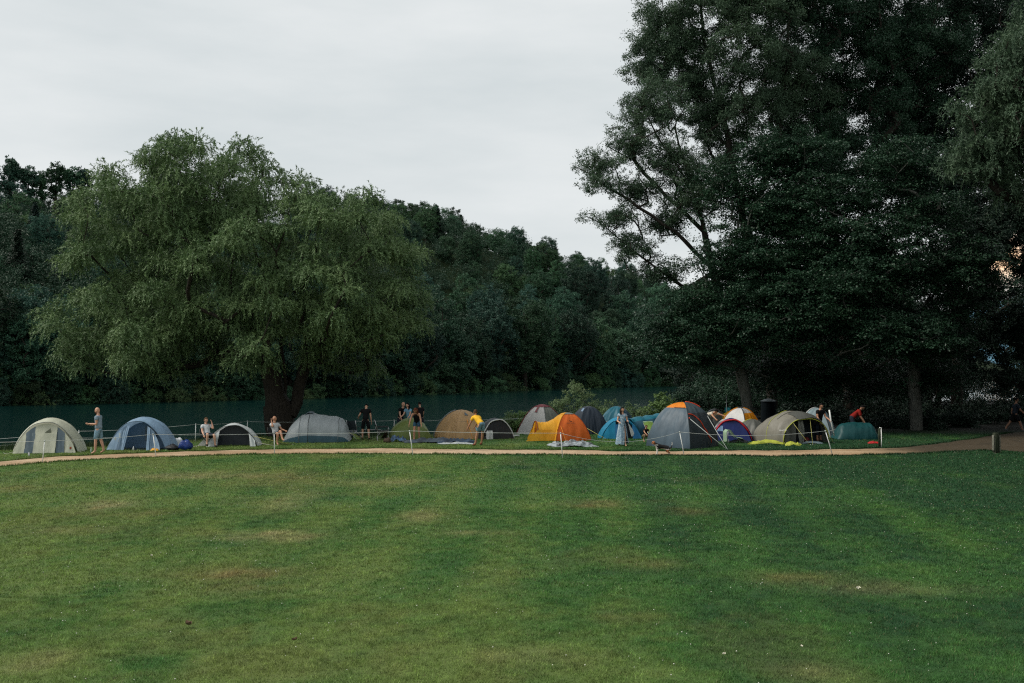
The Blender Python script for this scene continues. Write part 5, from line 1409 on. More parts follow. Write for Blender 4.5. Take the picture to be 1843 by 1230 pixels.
# 16 pale grey-blue dome behind the man with the pole
p, s = ps(1482, 788); p.y += 1.1
t = tent('dome_tent', p, 0, 'pale grey blue dome tent behind the man holding the white pole')
f = dome_fn(1.42, 1.15, 1.15, 4, -72, .8, .03)
for a in (-162, 18, 108): panel(t, 'flysheet', FAB['palegrey'], f, a, a + 90, 0, 1)
panel(t, 'flysheet', FAB['palegrey'], f, -72, 18, 0, 1); rib(t, f, -72, M['pole'], .020); rib(t, f, -162, FAB['white'], .025)
# 17 half-raised teal tent
p, s = ps(1541, 790)
t = tent('ridge_tent', p, -88, 'half raised deep teal tent under the person in red')
f = loft_fn([(-1.12, .55, .04), (-.82, .62, .66), (-.3, .66, .80), (.3, .66, .77), (.72, .62, .72), (1.05, .5, .04)], 0.015, 3, a=1.1, b=1.25)
loft(t, 'flysheet', FAB['teal'], f); line(t, f(.35, .15), (-.9, -1.9, .0), M['rope'], .010); line(t, f(.3, .88), (-.5, 1.5, 0), M['rope'], .010)
b = MB(); b.grid(lambda u, v: (-.58 - .04 * v, -1.0 + 2.0 * u, .015 + .07 * v), 12, 2); b.build('hem', FAB['palegrey'], t)
heap('red_sack', g(1572, 799), .26, .10, .12, FAB['red'], 'flat red stuff sack at the corner of the deep teal tent', 'bag', 46, n=14)

# tents in the second row
def back_tent(px, py_top, Y, w, mat, label, mat2=None, off=-80, h=None):
    x = at(px, 700, Y).x; z = float(gz(x, Y)); H = at(px, py_top, Y).z - z if h is None else h
    t = tent('dome_tent', (x, Y, z), 0, label)
    f = dome_fn(H, w * Y / FPX / 2 * 1.05, 1.2, 4, off, .8, .02)
    panel(t, 'flysheet', mat, f, off - 90, off, 0, 1); panel(t, 'flysheet', mat2 or mat, f, off, off + 90, 0, 1); panel(t, 'flysheet', mat, f, off + 90, off + 270, 0, 1, nu=20)
    rib(t, f, off, M['pole'], .014)
    return t
back_tent(1286, 736, 56, 62, FAB['dusk'], 'dull grey green dome tent behind the person bending over', FAB['dusk'], -60)
back_tent(1340, 738, 57, 66, FAB['deepblue'], 'ocean blue dome tent rising behind the white and amber one', FAB['deepblue'], -70)
back_tent(1309, 753, 51, 58, FAB['white'], 'small white dome tent behind the royal blue tent', FAB['white'], -80)
p = gpt(at(1383, 740, 61).x, 61)
t = empty('shower_tent', p, 0, 'tall blackish blue cabin tent under the grove, behind the other tents', 'tent', 'tents pitched along the river')
b = MB(); b.grid(lambda u, v: (.46 * math.cos(2 * math.pi * u) * (1 - .06 * v), .46 * math.sin(2 * math.pi * u) * (1 - .06 * v), 1.32 * v), 24, 6); b.build('wall', FAB['toilet'], t)
b = MB(); b.grid(lambda u, v: (.48 * math.cos(2 * math.pi * u) * (1 - v), .48 * math.sin(2 * math.pi * u) * (1 - v), 1.32 + .18 * v ** .6), 24, 5); b.build('roof', FAB['charcoal'], t)
b = MB(); b.tube([(.47 * math.cos(q / 6), .47 * math.sin(q / 6), 1.32) for q in range(39)], .014, 4); b.build('hoop', FAB['charcoal'], t)
p = at(1308, 747, 54)
b = MB(); b.grid(lambda u, v: (-.24 + .48 * u, .05 * math.sin(u * 9), -.1 + .46 * v * (1 - .5 * abs(u - .6) * 2) + .03 * math.sin(u * 11)), 12, 8)
o = b.build('beach_towel', plain('yellow_towel', (0.55, 0.36, 0.03), .8)); o.location = (p.x, p.y, p.z - .12); tag(o, 'yellow beach towel hung up between the second row tents', 'towel')
b = MB(); b.grid(lambda u, v: (-.14 + .34 * u, .06 * math.sin(u * 7), .16 * u + .36 * v * (1 - u * .4)), 10, 6)
o = b.build('beach_towel', plain('turquoise_towel', (0.03, 0.26, 0.30), .8)); o.location = (p.x + .06, p.y + .12, p.z + .02); tag(o, 'turquoise beach towel hung up above the yellow one', 'towel')
b = MB(); b.tube([(0, 0, 0), (0, 0, 1.9)], .015, 6)
o = b.build('tent_pole', M['steel']); o.location = (p.x, p.y + .06, float(gz(p.x, p.y))); tag(o, 'thin pole holding the yellow and turquoise towels', 'pole')

# chairs and table behind the grey tunnel tent
camp_chair(g(689, 793), 100, FAB['black'], 'black folding chair with tall back left of the moss green tent', s=1.05)
camp_chair(gpt(at(640, 780, 47.6).x, 47.6), 150, FAB['charcoal'], 'charcoal folding chair behind the right end of the grey tunnel tent')
p = gpt(at(668, 780, 48.2).x, 48.2)
tb = empty('camp_table', p, 0, 'low folding camp table in front of the man in black', 'table')
b = MB(); b.box((0, 0, .40), (.9, .5, .03), 0, .008); b.build('table_top', M['bag_black'], tb)
for sx in (-.38, .38):
    b = MB(); b.tube([(sx - .12, -.2, 0), (sx + .12, .2, .39)], .011, 5); b.tube([(sx + .12, .2, 0), (sx - .12, -.2, .39)], .011, 5); b.build('leg', M['steel'], tb)
for k, (dx, mt, lb) in enumerate([(-.2, M['glass_green'], 'green glass bottle on the low camp table'), (.25, FAB['white'], 'white plastic bottle on the low camp table')]):
    b = MB(); b.tube([(0, 0, 0), (0, 0, .14), (0, 0, .19), (0, 0, .26)], [.035, .035, .015, .013], 8); o = b.build('bottle', mt); o.location = (p.x + dx, p.y - .1, p.z + .417); tag(o, lb, 'bottle')
bag(697, 797, (.30, .25, .22), plain('brown_bag', (0.07, 0.045, 0.03), .7), 'brown bag left of the moss green tent', 52)
b = MB(); b.box((0, 0, .19), (.42, .30, .36), .2, .03); b.tube([(-.18, 0, .36), (-.16, 0, .46), (.16, 0, .46), (.18, 0, .36)], .015, 5)
o = b.build('cool_box', plain('slate_blue_plastic', (0.03, 0.06, 0.085), .4)); o.location = (at(636, 780, 48.4).x, 48.4, float(gz(at(636, 780, 48.4).x, 48.4))); tag(o, 'slate blue cool box behind the charcoal folding chair', 'cool box')

# ------------------------------------------------------------------ rope fence along the path and along the bank
def post(pb, ptp, label, group, r=0.017):
    B = g(*pb); T = at(ptp[0], ptp[1], B.y)
    T = Vector((T.x, T.y + random.uniform(-.05, .05), T.z))
    root = empty('fence_post', B, 0, label, 'post', group)
    b = MB(); d = T - B; b.tube([Vector((0, 0, -.05)), d * .5 + Vector((.004, 0, 0)), d], r, 7); b.build('stake', M['white_plastic'], root)
    b = MB(); b.tube([d * .97, d * 1.03], [r * 1.7, r * 1.5], 7); b.build('insulator', M['rope'], root)
    return T
GP = 'white fence posts along the path'
tops = [at(-140, 797, 37.2)]
for pb, ptp, lb in [((76, 833), (80, 794), 'white fence post in front of the cream arch tent'), ((281, 823), (275, 782), 'white fence post in front of the dusty blue tent'),
                    ((494, 818), (493, 780), 'white fence post in front of the seated man in sandals'), ((743, 819.5), (737, 776), 'leaning white fence post in front of the moss green tent'),
                    ((1012.5, 825), (1009, 780), 'white fence post before the crumpled silver cloth'), ((1231.5, 820), (1223.5, 778), 'white fence post before the orange topped tent'),
                    ((1499, 820.5), (1485, 776), 'strongly leaning white fence post before the pale grey blue tent')]:
    tops.append(post(pb, ptp, lb.replace('seated man in sandals', 'seated man with crossed legs'), GP))
SAG = [.02, .06, .05, .05, .05, .20, .03]
def rope_thing(pts, sags, label, r=0.0065):
    b = MB()
    for i in range(len(pts) - 1):
        a, c = Vector(pts[i]), Vector(pts[i + 1]); sg = sags[i % len(sags)]
        b.tube([a.lerp(c, k / 10) - Vector((0, 0, sg * 4 * (k / 10) * (1 - k / 10))) for k in range(11)], r, 4)
    o = b.build('fence_rope', M['rope']); tag(o, label, 'rope')
rope_thing(tops, [.03, .05, .05, .05, .03, .36, .16, .22], 'thin white rope strung between the fence posts along the path')
GB = 'white fence posts along the bank'
bt, bt2 = [], []
for px, Y, lb in [(-60, 42.6, ''), (142, 43.4, 'white stake on the bank between the cream arch tent and the standing man'), (352, 46.2, 'white stake on the bank left of the first seated man'), (445, 48.5, 'white stake on the bank above the low silver tent'), (612, 49.6, 'white stake on the bank behind the grey tunnel tent'),
                  (709, 49.6, 'white stake on the bank behind the moss green tent'), (800, 50.2, 'white stake on the bank behind the tan tent'), (945, 51.6, 'white stake on the bank behind the maroon topped tent')]:
    x = at(px, 700, Y).x; B = gpt(x, Y); T = B + Vector((.02, 0, .78 if px > 150 else .66))
    if lb:
        root = empty('fence_post', B, 0, lb, 'post', GB)
        b = MB(); b.tube([(0, 0, -.1), (.02, 0, .80 if px > 150 else .68)], .018, 7); b.build('stake', M['white_plastic'], root)
        b = MB(); b.tube([(.02, 0, .79 if px > 150 else .67), (.02, 0, .83 if px > 150 else .71)], .026, 7); b.build('insulator', M['rope'], root)
    bt.append(T); bt2.append(B + Vector((.01, 0, .36)))
rope_thing(bt, [.05, .06], 'white rope along the bank, upper of the two strands', .008)
rope_thing(bt2[:4], [.04, .05], 'white rope along the bank, lower strand behind the left tents', .008)
# loose pole held by the man in black is built with him; posts at the path bend on the right
p = g(1583, 806)
r_ = empty('wooden_post', p, 0, 'short mossy stake with a pale tape tied on, right of the deep teal tent', 'post')
b = MB(); b.tube([(0, 0, -.1), (-.01, 0, .45), (0, 0, .84)], [.05, .048, .045], 9); b.build('stake', M['wood'], r_)
b = MB(); b.tube([(.06, -.05, .02), (.07, -.06, .3), (.06, -.05, .86)], [.022, .018, .02], 5); b.tube([(-.02, -.05, .86), (.08, -.05, .84)], .02, 5); b.build('tape', M['white_plastic'], r_)
p = g(1793, 816)
r_ = empty('wooden_post', p, 0, 'thick split wooden post beside the path bend near the right edge', 'post')
b = MB(); b.box((0, 0, .40), (.20, .18, .84), .2, .025); b.build('stake', M['wood'], r_)
b = MB(); b.box((-.125, -.03, .42), (.045, .12, .62), .2, .01); b.build('split_side', M['pale_wood'], r_)
b = MB(); b.box((.125, -.02, .40), (.03, .12, .66), .2, .01); b.build('split_side', M['pale_wood'], r_)
# ------------------------------------------------------------------ people and the dog
SK = dict(fair=plain('fair_skin', (0.50, 0.285, 0.195), .55, .08, 9), tan=plain('tanned_skin', (0.40, 0.205, 0.125), .55, .08, 9), dim=plain('brown_skin', (0.26, 0.135, 0.085), .55, .08, 9))
M['eye'] = plain('dark_eye', (0.02, 0.015, 0.012), .3)
M['lip'] = plain('lips', (0.30, 0.11, 0.09), .5)
CL = {}
def cloth(name, c, var=.15, sc=9):
    if name not in CL: CL[name] = plain(name, c, .85, var, sc, .35, 16, spec=.1)
    return CL[name]

def skin_mesh(verts, edges, radii, sub=1):
    me = bpy.data.meshes.new('tmp'); me.from_pydata([tuple(v) for v in verts], edges, [])
    o = bpy.data.objects.new('tmp', me); COL.objects.link(o)
    md = o.modifiers.new('s', 'SKIN'); md.use_smooth_shade = True; md.branch_smoothing = 0.4
    lay = me.skin_vertices[0].data
    for i, rr in enumerate(radii):
        lay[i].radius = (rr, rr) if not hasattr(rr, '__len__') else rr
        lay[i].use_root = (i == 0)
    if sub:
        ms = o.modifiers.new('b', 'SUBSURF'); ms.levels = sub; ms.render_levels = sub
    dg = bpy.context.evaluated_depsgraph_get(); dg.update()
    out = bpy.data.meshes.new_from_object(o.evaluated_get(dg))
    bpy.data.objects.remove(o); bpy.data.meshes.remove(me)
    return out

class Chain:
    def __init__(self): self.v, self.e, self.r = [], [], []
    def add(self, p, r, link_to=None):
        self.v.append(Vector(p)); self.r.append(r)
        if link_to is not None: self.e.append((link_to, len(self.v) - 1))
        return len(self.v) - 1
    def mesh(self, sub=1): return skin_mesh(self.v, self.e, self.r, sub)

def finish(me, name, mats, parent, extra=None):
    """mesh + extra (MB, material index) shells joined into ONE mesh object"""
    bm = bmesh.new(); bm.from_mesh(me)
    for f in bm.faces: f.smooth = True; f.material_index = 0
    for mb, mi in (extra or []):
        vs = [bm.verts.new(v) for v in mb.v]
        for f in mb.f:
            try:
                nf = bm.faces.new([vs[i] for i in f]); nf.smooth = True; nf.material_index = mi
            except ValueError: pass
    bm.to_mesh(me); bm.free()
    me.materials.clear()
    for m_ in mats: me.materials.append(m_)
    me.name = name
    return link(name, me, parent)

UP, FW, SX = Vector((0, 0, 1)), Vector((0, -1, 0)), Vector((1, 0, 0))
def sag(a): return UP * -math.cos(R(a)) + FW * math.sin(R(a))      # hanging direction raised forward by a degrees
def person(loc, yaw, label, H=1.75, lean=4, side=0, legs=((4, 4, 4), (-4, 4, 4)), arms=((5, 8, 12), (5, 8, 12)), head=(0, 0), skin='fair', shirt=None, sleeve=.55,
           pants=None, plen=.8, hair=None, longhair=False, beard=None, shoes=None, w=1.0, skirt=None, group='people at the camp', tanktop=False, seat=None):
    """faces local -Y.  legs: (thigh forward, knee bend, outwards) right side first (local -X); arms: (forward, outwards, elbow bend)"""
    root = empty('person', loc, R(yaw), label, 'person', group)
    L = R(lean)
    tdir = (UP * math.cos(L) + FW * math.sin(L) + SX * math.sin(R(side))).normalized()
    J = {}
    pel = Vector((0, 0, 0)); J['pel'] = pel
    for nm, sgn, (a, b, ab) in (('R', -1, legs[0]), ('L', 1, legs[1])):
        hip = pel + SX * sgn * .052 * H * w - tdir * .012 * H
        d1 = (sag(a) + SX * sgn * math.sin(R(ab))).normalized(); knee = hip + d1 * .245 * H
        d2 = (sag(a - b) + SX * sgn * math.sin(R(ab * .4))).normalized(); ank = knee + d2 * .245 * H
        fd = (FW * 1.0 + SX * sgn * .15 + UP * (-.15 if a - b > -25 else -.9)).normalized()
        if a - b > 30: fd = (FW * .7 + UP * .1).normalized()
        J['hip' + nm], J['knee' + nm], J['ank' + nm] = hip, knee, ank
        J['heel' + nm] = ank - UP * .028 * H - fd * .012 * H
        J['toe' + nm] = ank - UP * .034 * H + fd * .095 * H
    zmin = min(min(J[k].z for k in ('heelR', 'toeR')), min(J[k].z for k in ('heelL', 'toeL'))) - .012 * H
    up = -zmin if seat is None else seat
    for k in J: J[k] = J[k] + UP * up
    pel = J['pel']
    sp = pel + tdir * .11 * H; chs = pel + tdir * .215 * H; nb = pel + tdir * .295 * H
    hdv = R(lean * .55 + head[0]); hd = (UP * math.cos(hdv) + FW * math.sin(hdv)).normalized()
    nk = nb + hd * .035 * H; hc = nk + hd * .072 * H + FW * .008 * H
    B = Chain()
    ip = B.add(pel, .058 * H * w); isp = B.add(sp, .056 * H * w, ip); ic = B.add(chs, .060 * H * w, isp); inb = B.add(nb, .042 * H, ic); ink_ = B.add(nk, .033 * H, inb); B.add(nk + hd * .04 * H, .034 * H, ink_)
    T = Chain(); tp = T.add(pel - tdir * .035 * H, .094 * H * w); ts0 = T.add(pel + tdir * .035 * H, .092 * H * w, tp); ts = T.add(sp, .086 * H * w, ts0); tch = T.add(chs, .091 * H * w, ts); tn = T.add(nb - tdir * .008 * H, .056 * H if not tanktop else .044 * H, tch)
    P = Chain(); pp0 = P.add(pel + tdir * .05 * H, .082 * H * w); pp = P.add(pel, .092 * H * w, pp0)
    SH = []
    for nm, sgn, arm in (('R', -1, arms[0]), ('L', 1, arms[1])):
        hip, knee, ank, heel, toe = (J[k + nm] for k in ('hip', 'knee', 'ank', 'heel', 'toe'))
        i = B.add(hip, .046 * H * w, ip); i = B.add(hip.lerp(knee, .5), .047 * H * w, i); i = B.add(knee, .035 * H, i); i = B.add(knee.lerp(ank, .32), .035 * H * w, i); ia = B.add(ank, .021 * H, i)
        B.add(heel, .021 * H, ia); j = B.add(ank.lerp(toe, .62) - UP * .006 * H, .021 * H, ia); B.add(toe, .013 * H, j)
        if shoes:
            q = Chain(); k = q.add(heel - UP * .002, .027 * H); k = q.add(ank.lerp(toe, .55), .026 * H, k); q.add(toe, .019 * H, k); SH.append(q)
        # trousers or shorts
        j = P.add(hip, .076 * H * w, pp); j = P.add(hip.lerp(knee, .4), .064 * H * w, j)
        if plen <= 1: j = P.add(hip.lerp(knee, max(.62, plen)), .054 * H * w, j)
        else: j = P.add(knee, .046 * H * w, j); j = P.add(knee.lerp(ank, min(.95, plen - 1)), .036 * H * w, j)
        # arm
        f_, ab, el = arm
        sh = nb - tdir * .028 * H + SX * sgn * .098 * H * w
        d1 = (sag(f_ ) + SX * sgn * math.sin(R(ab)) * 1.0).normalized(); elb = sh + d1 * .168 * H
        d2 = (sag(f_ + el) + SX * sgn * (math.sin(R(ab)) * (.6 if el < 60 else -.25))).normalized(); wr = elb + d2 * .145 * H
        s0 = B.add(sh, .040 * H * w, ic); s1 = B.add(sh.lerp(elb, .5), .031 * H * w, s0); s2 = B.add(elb, .025 * H, s1); s3 = B.add(elb.lerp(wr, .35), .025 * H * w, s2); s4 = B.add(wr, .0165 * H, s3)
        side_v = (SX * .35 + d2.cross(SX) * 1.0); side_v = (side_v - d2 * side_v.dot(d2)).normalized(); nrm = d2.cross(side_v)
        pal = B.add(wr + d2 * .035 * H, .0165 * H, s4)
        for q_, (ln, off_) in enumerate(((.046, -.015), (.052, -.005), (.049, .005), (.040, .014))):
            a1 = wr + d2 * .058 * H + side_v * off_ * H; fa = B.add(a1, .0058 * H, pal)
            fa = B.add(a1 + d2 * ln * .55 * H + nrm * .006 * H * sgn, .0052 * H, fa); B.add(a1 + d2 * ln * .9 * H + nrm * .018 * H * sgn, .0045 * H, fa)
        ta = B.add(wr + d2 * .028 * H - side_v * .020 * H, .0068 * H, pal); B.add(wr + d2 * .060 * H - side_v * .030 * H, .0055 * H, ta)
        J['hand' + nm] = wr + d2 * .07 * H
        if not tanktop:
            u = T.add(sh + SX * sgn * .002 * H, .056 * H * w, tch); u2 = T.add(sh.lerp(elb, sleeve * .6), .047 * H * w, u); T.add(sh.lerp(elb, sleeve), .042 * H * w, u2)
    # head with chin, nose, ears, eyes, mouth
    hm = Matrix.Rotation(0, 3, 'X')
    ty = R(head[1]); fwd = (FW * math.cos(ty) + SX * math.sin(ty)); fwd = (fwd - hd * fwd.dot(hd)).normalized(); rgt = hd.cross(fwd) * -1
    def hp(x, y, z): return hc + (rgt * x + fwd * y + hd * z) * H
    hb = MB(); bm = bmesh.new(); bmesh.ops.create_icosphere(bm, subdivisions=3, radius=1)
    for v in bm.verts:
        x, y, z = v.co.x, -v.co.y, v.co.z
        jaw = max(0, -z)
        x2 = x * .043 * (1 - .30 * jaw); y2 = y * .053 * (1 - .12 * jaw) + (.006 * jaw if y > 0 else -.0) - (.010 * jaw if y < 0 else 0); z2 = z * .066
        nose = math.exp(-((x / .20) ** 2 + ((z + .18) / .22) ** 2)) if y > .5 else 0
        y2 += .014 * nose
        eyeh = math.exp(-(((abs(x) - .38) / .18) ** 2 + ((z - .05) / .14) ** 2)) if y > .4 else 0
        y2 -= .006 * eyeh
        v.co = hp(x2, y2, z2)
    bm.verts.ensure_lookup_table(); hb.add([v.co.copy() for v in bm.verts], [[v.index for v in f.verts] for f in bm.faces]); bm.free()
    for sgn in (-1, 1): hb.ball(hp(sgn * .044, -.006, -.006), (.008 * H, .011 * H, .016 * H), 1)
    eb = MB()
    for sgn in (-1, 1): eb.ball(hp(sgn * .0165, .046, .004), .0068 * H, 1)
    lb = MB(); lb.ball(hp(0, .049, -.036), (.012 * H, .006 * H, .004 * H), 1)
    body = finish(B.mesh(), 'body', [SK[skin], M['eye'], M['lip']], root, [(hb, 0), (eb, 1), (lb, 2)])
    if shirt: finish(T.mesh(), 'shirt' if not tanktop else 'top', [shirt], root)
    if pants: finish(P.mesh(), 'shorts' if plen <= 1 else 'trousers', [pants], root)
    for q in SH: finish(q.mesh(), 'shoe', [shoes], root)
    if hair:
        b = MB(); bm = bmesh.new(); bmesh.ops.create_icosphere(bm, subdivisions=3, radius=1)
        kill = []
        for v in bm.verts:
            x, y, z = v.co.x, -v.co.y, v.co.z
            if (y > .25 and z < .42) or z < (-.55 if longhair else -.35): kill.append(v)
            n_ = 1 + .03 * math.sin(x * 17) * math.sin(z * 15 + y * 9)
            v.co = hp(x * .0485 * n_, y * .0585 * n_ - .003, z * .0735 * n_)
        bmesh.ops.delete(bm, geom=kill, context='VERTS'); bm.verts.ensure_lookup_table()
        b.add([v.co.copy() for v in bm.verts], [[v.index for v in f.verts] for f in bm.faces]); bm.free()
        if longhair:
            for sgn in (-1, 0, 1):
                b.tube([hp(sgn * .030, -.040, .01), hp(sgn * .042, -.044 + .018 * abs(sgn), -.06), hp(sgn * .044, -.040 + .030 * abs(sgn), -.13), hp(sgn * .036, -.035 + .035 * abs(sgn), -.18)], [.024 * H, .028 * H, .024 * H, .010 * H], 8)
        b.build('hair', hair, root)
    if beard:
        b = MB(); b.ball(hp(0, .030, -.050), (.034 * H, .028 * H, .024 * H), 2, .08, 2); b.build('beard', beard, root)
    if skirt:
        top, mat, hem, slit = pel.z + .06 * H, skirt, .05 * H, R(-62)
        b = MB()
        def fn(u, v):
            a = slit + R(8 + 22 * v ** 2) + (2 * math.pi - R(16 + 36 * v ** 2)) * u
            rr = (.082 + .085 * v ** .8) * H * (1 + .06 * math.sin(a * 9) * v)
            return (math.cos(a) * rr * 1.05 + .03 * v * H * 0, math.sin(a) * rr * .85 + pel.y, top + (hem - top) * v + .02 * math.sin(a * 5) * v)
        b.grid(fn, 44, 16); b.build('skirt', mat, root)
    return root, J

HAIR = dict(dark=cloth('dark_brown_hair', (0.012, 0.009, 0.007), .4, 30), black=cloth('black_hair', (0.006, 0.005, 0.005), .4, 30), red=cloth('auburn_hair', (0.115, 0.034, 0.018), .4, 30), brown=cloth('light_brown_hair', (0.075, 0.045, 0.025), .4, 30), beard=cloth('brown_beard', (0.06, 0.03, 0.018), .4, 30))
c_blue = cloth('grey_blue_cotton', (0.205, 0.275, 0.335)); c_denim = cloth('faded_denim', (0.165, 0.270, 0.340), .3, 14); c_white = cloth('pale_grey_cotton', (0.44, 0.46, 0.47)); c_dark = cloth('dark_navy_cotton', (0.018, 0.024, 0.034)); c_black = cloth('black_cotton', (0.008, 0.008, 0.009))
c_ltblue = cloth('light_blue_cotton', (0.17, 0.34, 0.46)); c_jean = cloth('blue_denim', (0.040, 0.095, 0.155), .4, 14); c_yel = cloth('yellow_cotton', (0.80, 0.46, 0.035)); c_ecru = cloth('ecru_cotton', (0.46, 0.42, 0.35)); c_red = cloth('red_cotton', (0.22, 0.016, 0.012))
c_shoe = cloth('dark_shoe', (0.02, 0.018, 0.018)); c_shoe2 = cloth('brown_sandal', (0.14, 0.045, 0.025)); c_khaki = cloth('khaki_cotton', (0.16, 0.12, 0.075)); c_grey = cloth('grey_cotton', (0.10, 0.105, 0.11))
# flowered dress cloth
m, nt, out = new_mat('flowered_dress_cloth')
pq = nt.nodes.new('ShaderNodeBsdfPrincipled'); pq.inputs['Roughness'].default_value = .85
v_ = nt.nodes.new('ShaderNodeTexVoronoi'); v_.inputs['Scale'].default_value = 16
tq = nt.nodes.new('ShaderNodeTexCoord'); nt.links.new(tq.outputs['Object'], v_.inputs['Vector'])
rq = ramp_node(nt, v_.outputs['Distance'], [(0.18, (0.44, 0.52, 0.56)), (0.32, (0.26, 0.36, 0.43)), (0.62, (0.16, 0.25, 0.33))])
nt.links.new(rq.outputs[0], pq.inputs['Base Color']); nt.links.new(pq.outputs[0], out.inputs[0])
c_dress = m

person(g(177, 817), -90, 'bald bearded man in profile, grey blue T-shirt, denim shorts, barefoot, hands before his waist', 1.80, 2, legs=((-7, 10, 2), (9, 8, 2)), arms=((-6, 4, 92), (-2, 4, 96)), head=(6, 0), skin='fair', shirt=c_blue, sleeve=.5, pants=c_denim, plen=.98, beard=HAIR['beard'])
# seated men and their chairs
p = g(372, 804)
camp_chair(p + Vector((0, .05, 0)), 38, FAB['charcoal'], 'charcoal folding chair under the man beside the low silver tent', M['pole'], .82)
person(p + Vector((.06, -.10, 0)), 38, 'man lounging in a chair beside the low silver tent, pale T-shirt, arm stretched out', 1.74, -24, legs=((106, 112, 8), (98, 92, 6)), arms=((34, 10, 25), (60, 12, 148)), head=(18, 10), shirt=c_white, sleeve=.6, pants=c_dark, plen=.95, hair=HAIR['brown'], shoes=c_shoe)
p = g(494, 800)
camp_chair(p + Vector((0, .1, 0)), 42, FAB['black'], 'black folding chair under the bald man by the willow', M['pole'], .82)
person(p + Vector((.08, -.10, 0)), 42, 'bald man seated by the willow trunk, pale T-shirt, legs crossed, hand raised to his head', 1.76, -14, legs=((104, 112, 4), (118, 84, -10)), arms=((70, 10, 146), (34, 16, 45)), head=(4, 35), skin='tan', shirt=c_white, sleeve=.6, pants=c_dark, plen=.8)
person(g(658, 792), 182, 'man in black T-shirt and black shorts seen from behind, head bowed', 1.72, 14, legs=((0, 4, 7), (8, 6, 7)), arms=((0, 10, 14), (10, 34, 52)), head=(40, 0), skin='fair', shirt=c_black, sleeve=.55, pants=c_black, plen=1.05, hair=HAIR['black'], shoes=c_shoe)
Y5 = 49.6
person(gpt(at(721, 700, Y5).x, Y5), 35, 'bald man in black T-shirt leaning behind the moss green tent', 1.72, 30, legs=((14, 10, 6), (8, 8, 6)), arms=((28, 14, 20), (24, 12, 30)), head=(-12, 30), skin='fair', shirt=c_black, sleeve=.6, pants=c_dark, plen=.9)
person(gpt(at(737, 700, Y5 - .3).x, Y5 - .3), -25, 'dark haired woman in light blue top behind the moss green tent', 1.64, 18, legs=((8, 6, 5), (6, 6, 5)), arms=((24, 8, 40), (30, 10, 30)), head=(-4, -25), skin='fair', shirt=c_ltblue, sleeve=.5, pants=c_jean, plen=.8, hair=HAIR['black'], longhair=True, w=.92)
person(gpt(at(757, 700, 49.9).x, 49.9), 200, 'dark haired person in black, mostly hidden behind the red-haired woman', 1.66, 16, arms=((20, 8, 20), (20, 8, 20)), head=(8, 0), skin='fair', shirt=c_black, pants=c_dark, plen=1.5, hair=HAIR['black'])
person(g(750, 795), -4, 'red-haired woman stooping, black strap top and short denim shorts, barefoot', 1.68, 34, legs=((16, 14, 2), (6, 20, 3)), arms=((24, 15, 6), (16, 18, 8)), head=(28, -10), skin='tan', shirt=c_black, tanktop=True, pants=c_jean, plen=.40, hair=HAIR['red'], longhair=True, w=.92)
person(g(866, 803), -142, 'man in bright yellow T-shirt and faded denim shorts bending down by the tan tent', 1.76, 52, legs=((18, 4, 9), (14, 2, 9)), arms=((38, 6, 6), (22, 14, 10)), head=(-26, -30), skin='tan', shirt=c_yel, sleeve=.6, pants=c_denim, plen=.85, hair=HAIR['brown'], shoes=c_shoe2)
person(g(1120, 803), 6, 'woman in a long flowered grey blue dress with slit walking barefoot', 1.66, 2, legs=((-6, 10, 2), (14, 10, 2)), arms=((6, 14, 76), (8, 12, 82)), head=(2, 38), skin='fair', shirt=c_dress, sleeve=.35, pants=None, hair=HAIR['dark'], longhair=True, w=.95, skirt=c_dress)
person(g(1160, 799), 24, 'small child crouching on the grass left of the orange topped tent', 1.10, 22, legs=((104, 128, 12), (84, 100, 10)), arms=((50, 10, 20), (40, 12, 30)), head=(6, 10), skin='tan', shirt=c_black, sleeve=.5, pants=c_khaki, plen=1.7, hair=HAIR['brown'])
person(gpt(at(1274, 700, 51).x, 51), 28, 'dark haired person in ecru top bending right over behind the orange topped tent', 1.74, 72, legs=((20, 6, 6), (14, 4, 6)), arms=((60, 14, 6), (72, 24, 4)), head=(22, 6), skin='tan', shirt=c_ecru, sleeve=.55, pants=c_khaki, plen=.9, hair=HAIR['black'])
pm, Jm = person(g(1474, 796), 22, 'man in black T-shirt by the pale grey blue tent, gripping a white pole', 1.76, 14, legs=((8, 6, 5), (-2, 6, 5)), arms=((16, 12, 34), (24, 4, 40)), head=(4, 10), skin='tan', shirt=c_black, sleeve=.55, pants=c_dark, plen=1.6, hair=HAIR['black'], shoes=c_shoe)
mw = Matrix.Translation(pm.location) @ Matrix.Rotation(R(22), 4, 'Z')
h = mw @ Jm['handL']
b = MB(); b.tube([Vector((.14, -.03, -h.z + float(gz(h.x, h.y)) + .32)), Vector((0, 0, .05)), Vector((-.06, .02, .50))], [.034, .036, .034], 8)
o = b.build('white_pole', M['white_plastic']); o.location = h; tag(o, 'thick white pole held upright by the man in black at the pale grey blue tent', 'pole')
person(gpt(at(1533, 700, 49.2).x, 49.2), 76, 'dark haired person in red top bending over the deep teal tent', 1.74, 46, legs=((14, 6, 5), (10, 6, 5)), arms=((14, 8, 20), (10, 10, 24)), head=(16, 0), skin='dim', shirt=c_red, sleeve=.9, pants=c_dark, plen=1.6, hair=HAIR['black'])
person(g(1827, 778), 88, 'person in dark clothes and shorts striding along the path at the right edge', 1.80, 8, legs=((26, 8, 2), (-24, 12, 2)), arms=((24, 8, 20), (-22, 8, 24)), head=(0, 0), skin='dim', shirt=c_dark, sleeve=.8, pants=c_black, plen=1.0, hair=HAIR['black'], shoes=c_grey)

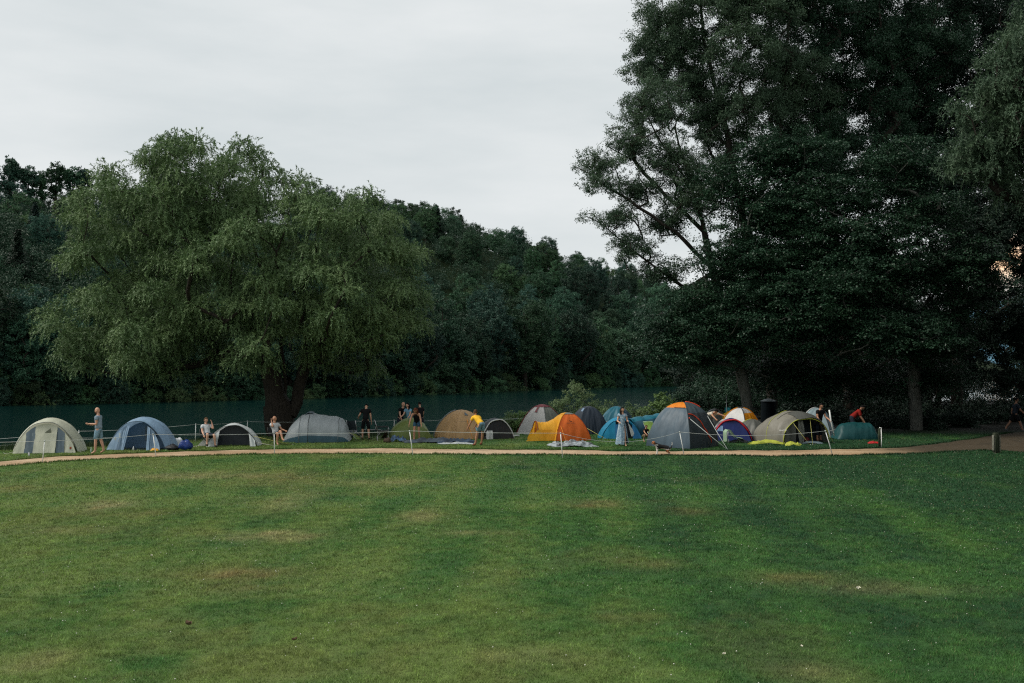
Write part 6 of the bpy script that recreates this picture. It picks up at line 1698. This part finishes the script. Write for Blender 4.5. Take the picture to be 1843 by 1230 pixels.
# beagle
p = g(1193, 819)
root = empty('dog', p, R(0), 'small beagle in black, white and tan turning its head on the sandy path', 'dog', None, 1.15)
D = Chain()
i0 = D.add((.10, 0, .27), .088); i1 = D.add((-.06, 0, .285), .092, i0); i2 = D.add((-.19, 0, .30), .085, i1); i3 = D.add((-.255, -.01, .365), .058, i2); i4 = D.add((-.30, -.03, .405), .050, i3)
i5 = D.add((.20, 0, .225), .078, i0); i6 = D.add((.245, 0, .205), .050, i5)
t0 = D.add((.30, 0, .27), .018, i6); t1 = D.add((.325, 0, .36), .014, t0); D.add((.32, .0, .44), .009, t1)
for sy in (-1, 1):
    a = D.add((-.20, sy * .060, .21), .040, i2); a = D.add((-.19, sy * .065, .12), .023, a); a = D.add((-.205, sy * .065, .03), .018, a); D.add((-.235, sy * .065, .016), .017, a)
    a = D.add((.17, sy * .075, .16), .050, i5); a = D.add((.135, sy * .080, .105), .028, a); a = D.add((.235, sy * .080, .085), .019, a); a = D.add((.205, sy * .080, .020), .016, a); D.add((.170, sy * .080, .014), .016, a)
hb = MB(); hb.ball((-.325, -.055, .425), (.058, .062, .055), 2); hb.ball((-.345, -.125, .405), (.030, .055, .027), 2)
nb_ = MB(); nb_.ball((-.350, -.178, .410), .012, 1)
for sx in (-.030, .018): nb_.ball((-.325 + sx, -.112, .438), .008, 1)
eb_ = MB()
for sx in (-1, 1): eb_.grid(lambda u, v: (-.322 + sx * (.054 + .016 * math.sin(math.pi * v)), -.075 + .05 * (u - .5) * (1.2 - v * .2), .455 - .10 * v), 4, 6)
me = D.mesh()
fur = dict(b=plain('black_fur', (0.010, 0.009, 0.009), .8, .3, 20), t=plain('tan_fur', (0.30, 0.115, 0.045), .8, .3, 20), w=plain('white_fur', (0.58, 0.55, 0.50), .8, .1, 20))
dog = finish(me, 'body', [fur['b'], fur['t'], fur['w'], M['eye']], root, [(hb, 1), (nb_, 3), (eb_, 1)])
for f in dog.data.polygons:
    c = f.center
    if f.material_index == 0:
        if c.z < .20 and c.x < -.05: f.material_index = 2
        elif c.x < -.20 and c.z < .36: f.material_index = 2
        elif c.x < -.26: f.material_index = 1
        elif c.x > .285 and c.z > .33: f.material_index = 2
        elif c.x > .12 and c.z < .19: f.material_index = 1 if c.z > .05 else 2
        elif c.z < .215: f.material_index = 2
    elif f.material_index == 1 and c.y < -.10 and abs(c.x + .340) < .016 and c.z < .47: f.material_index = 2
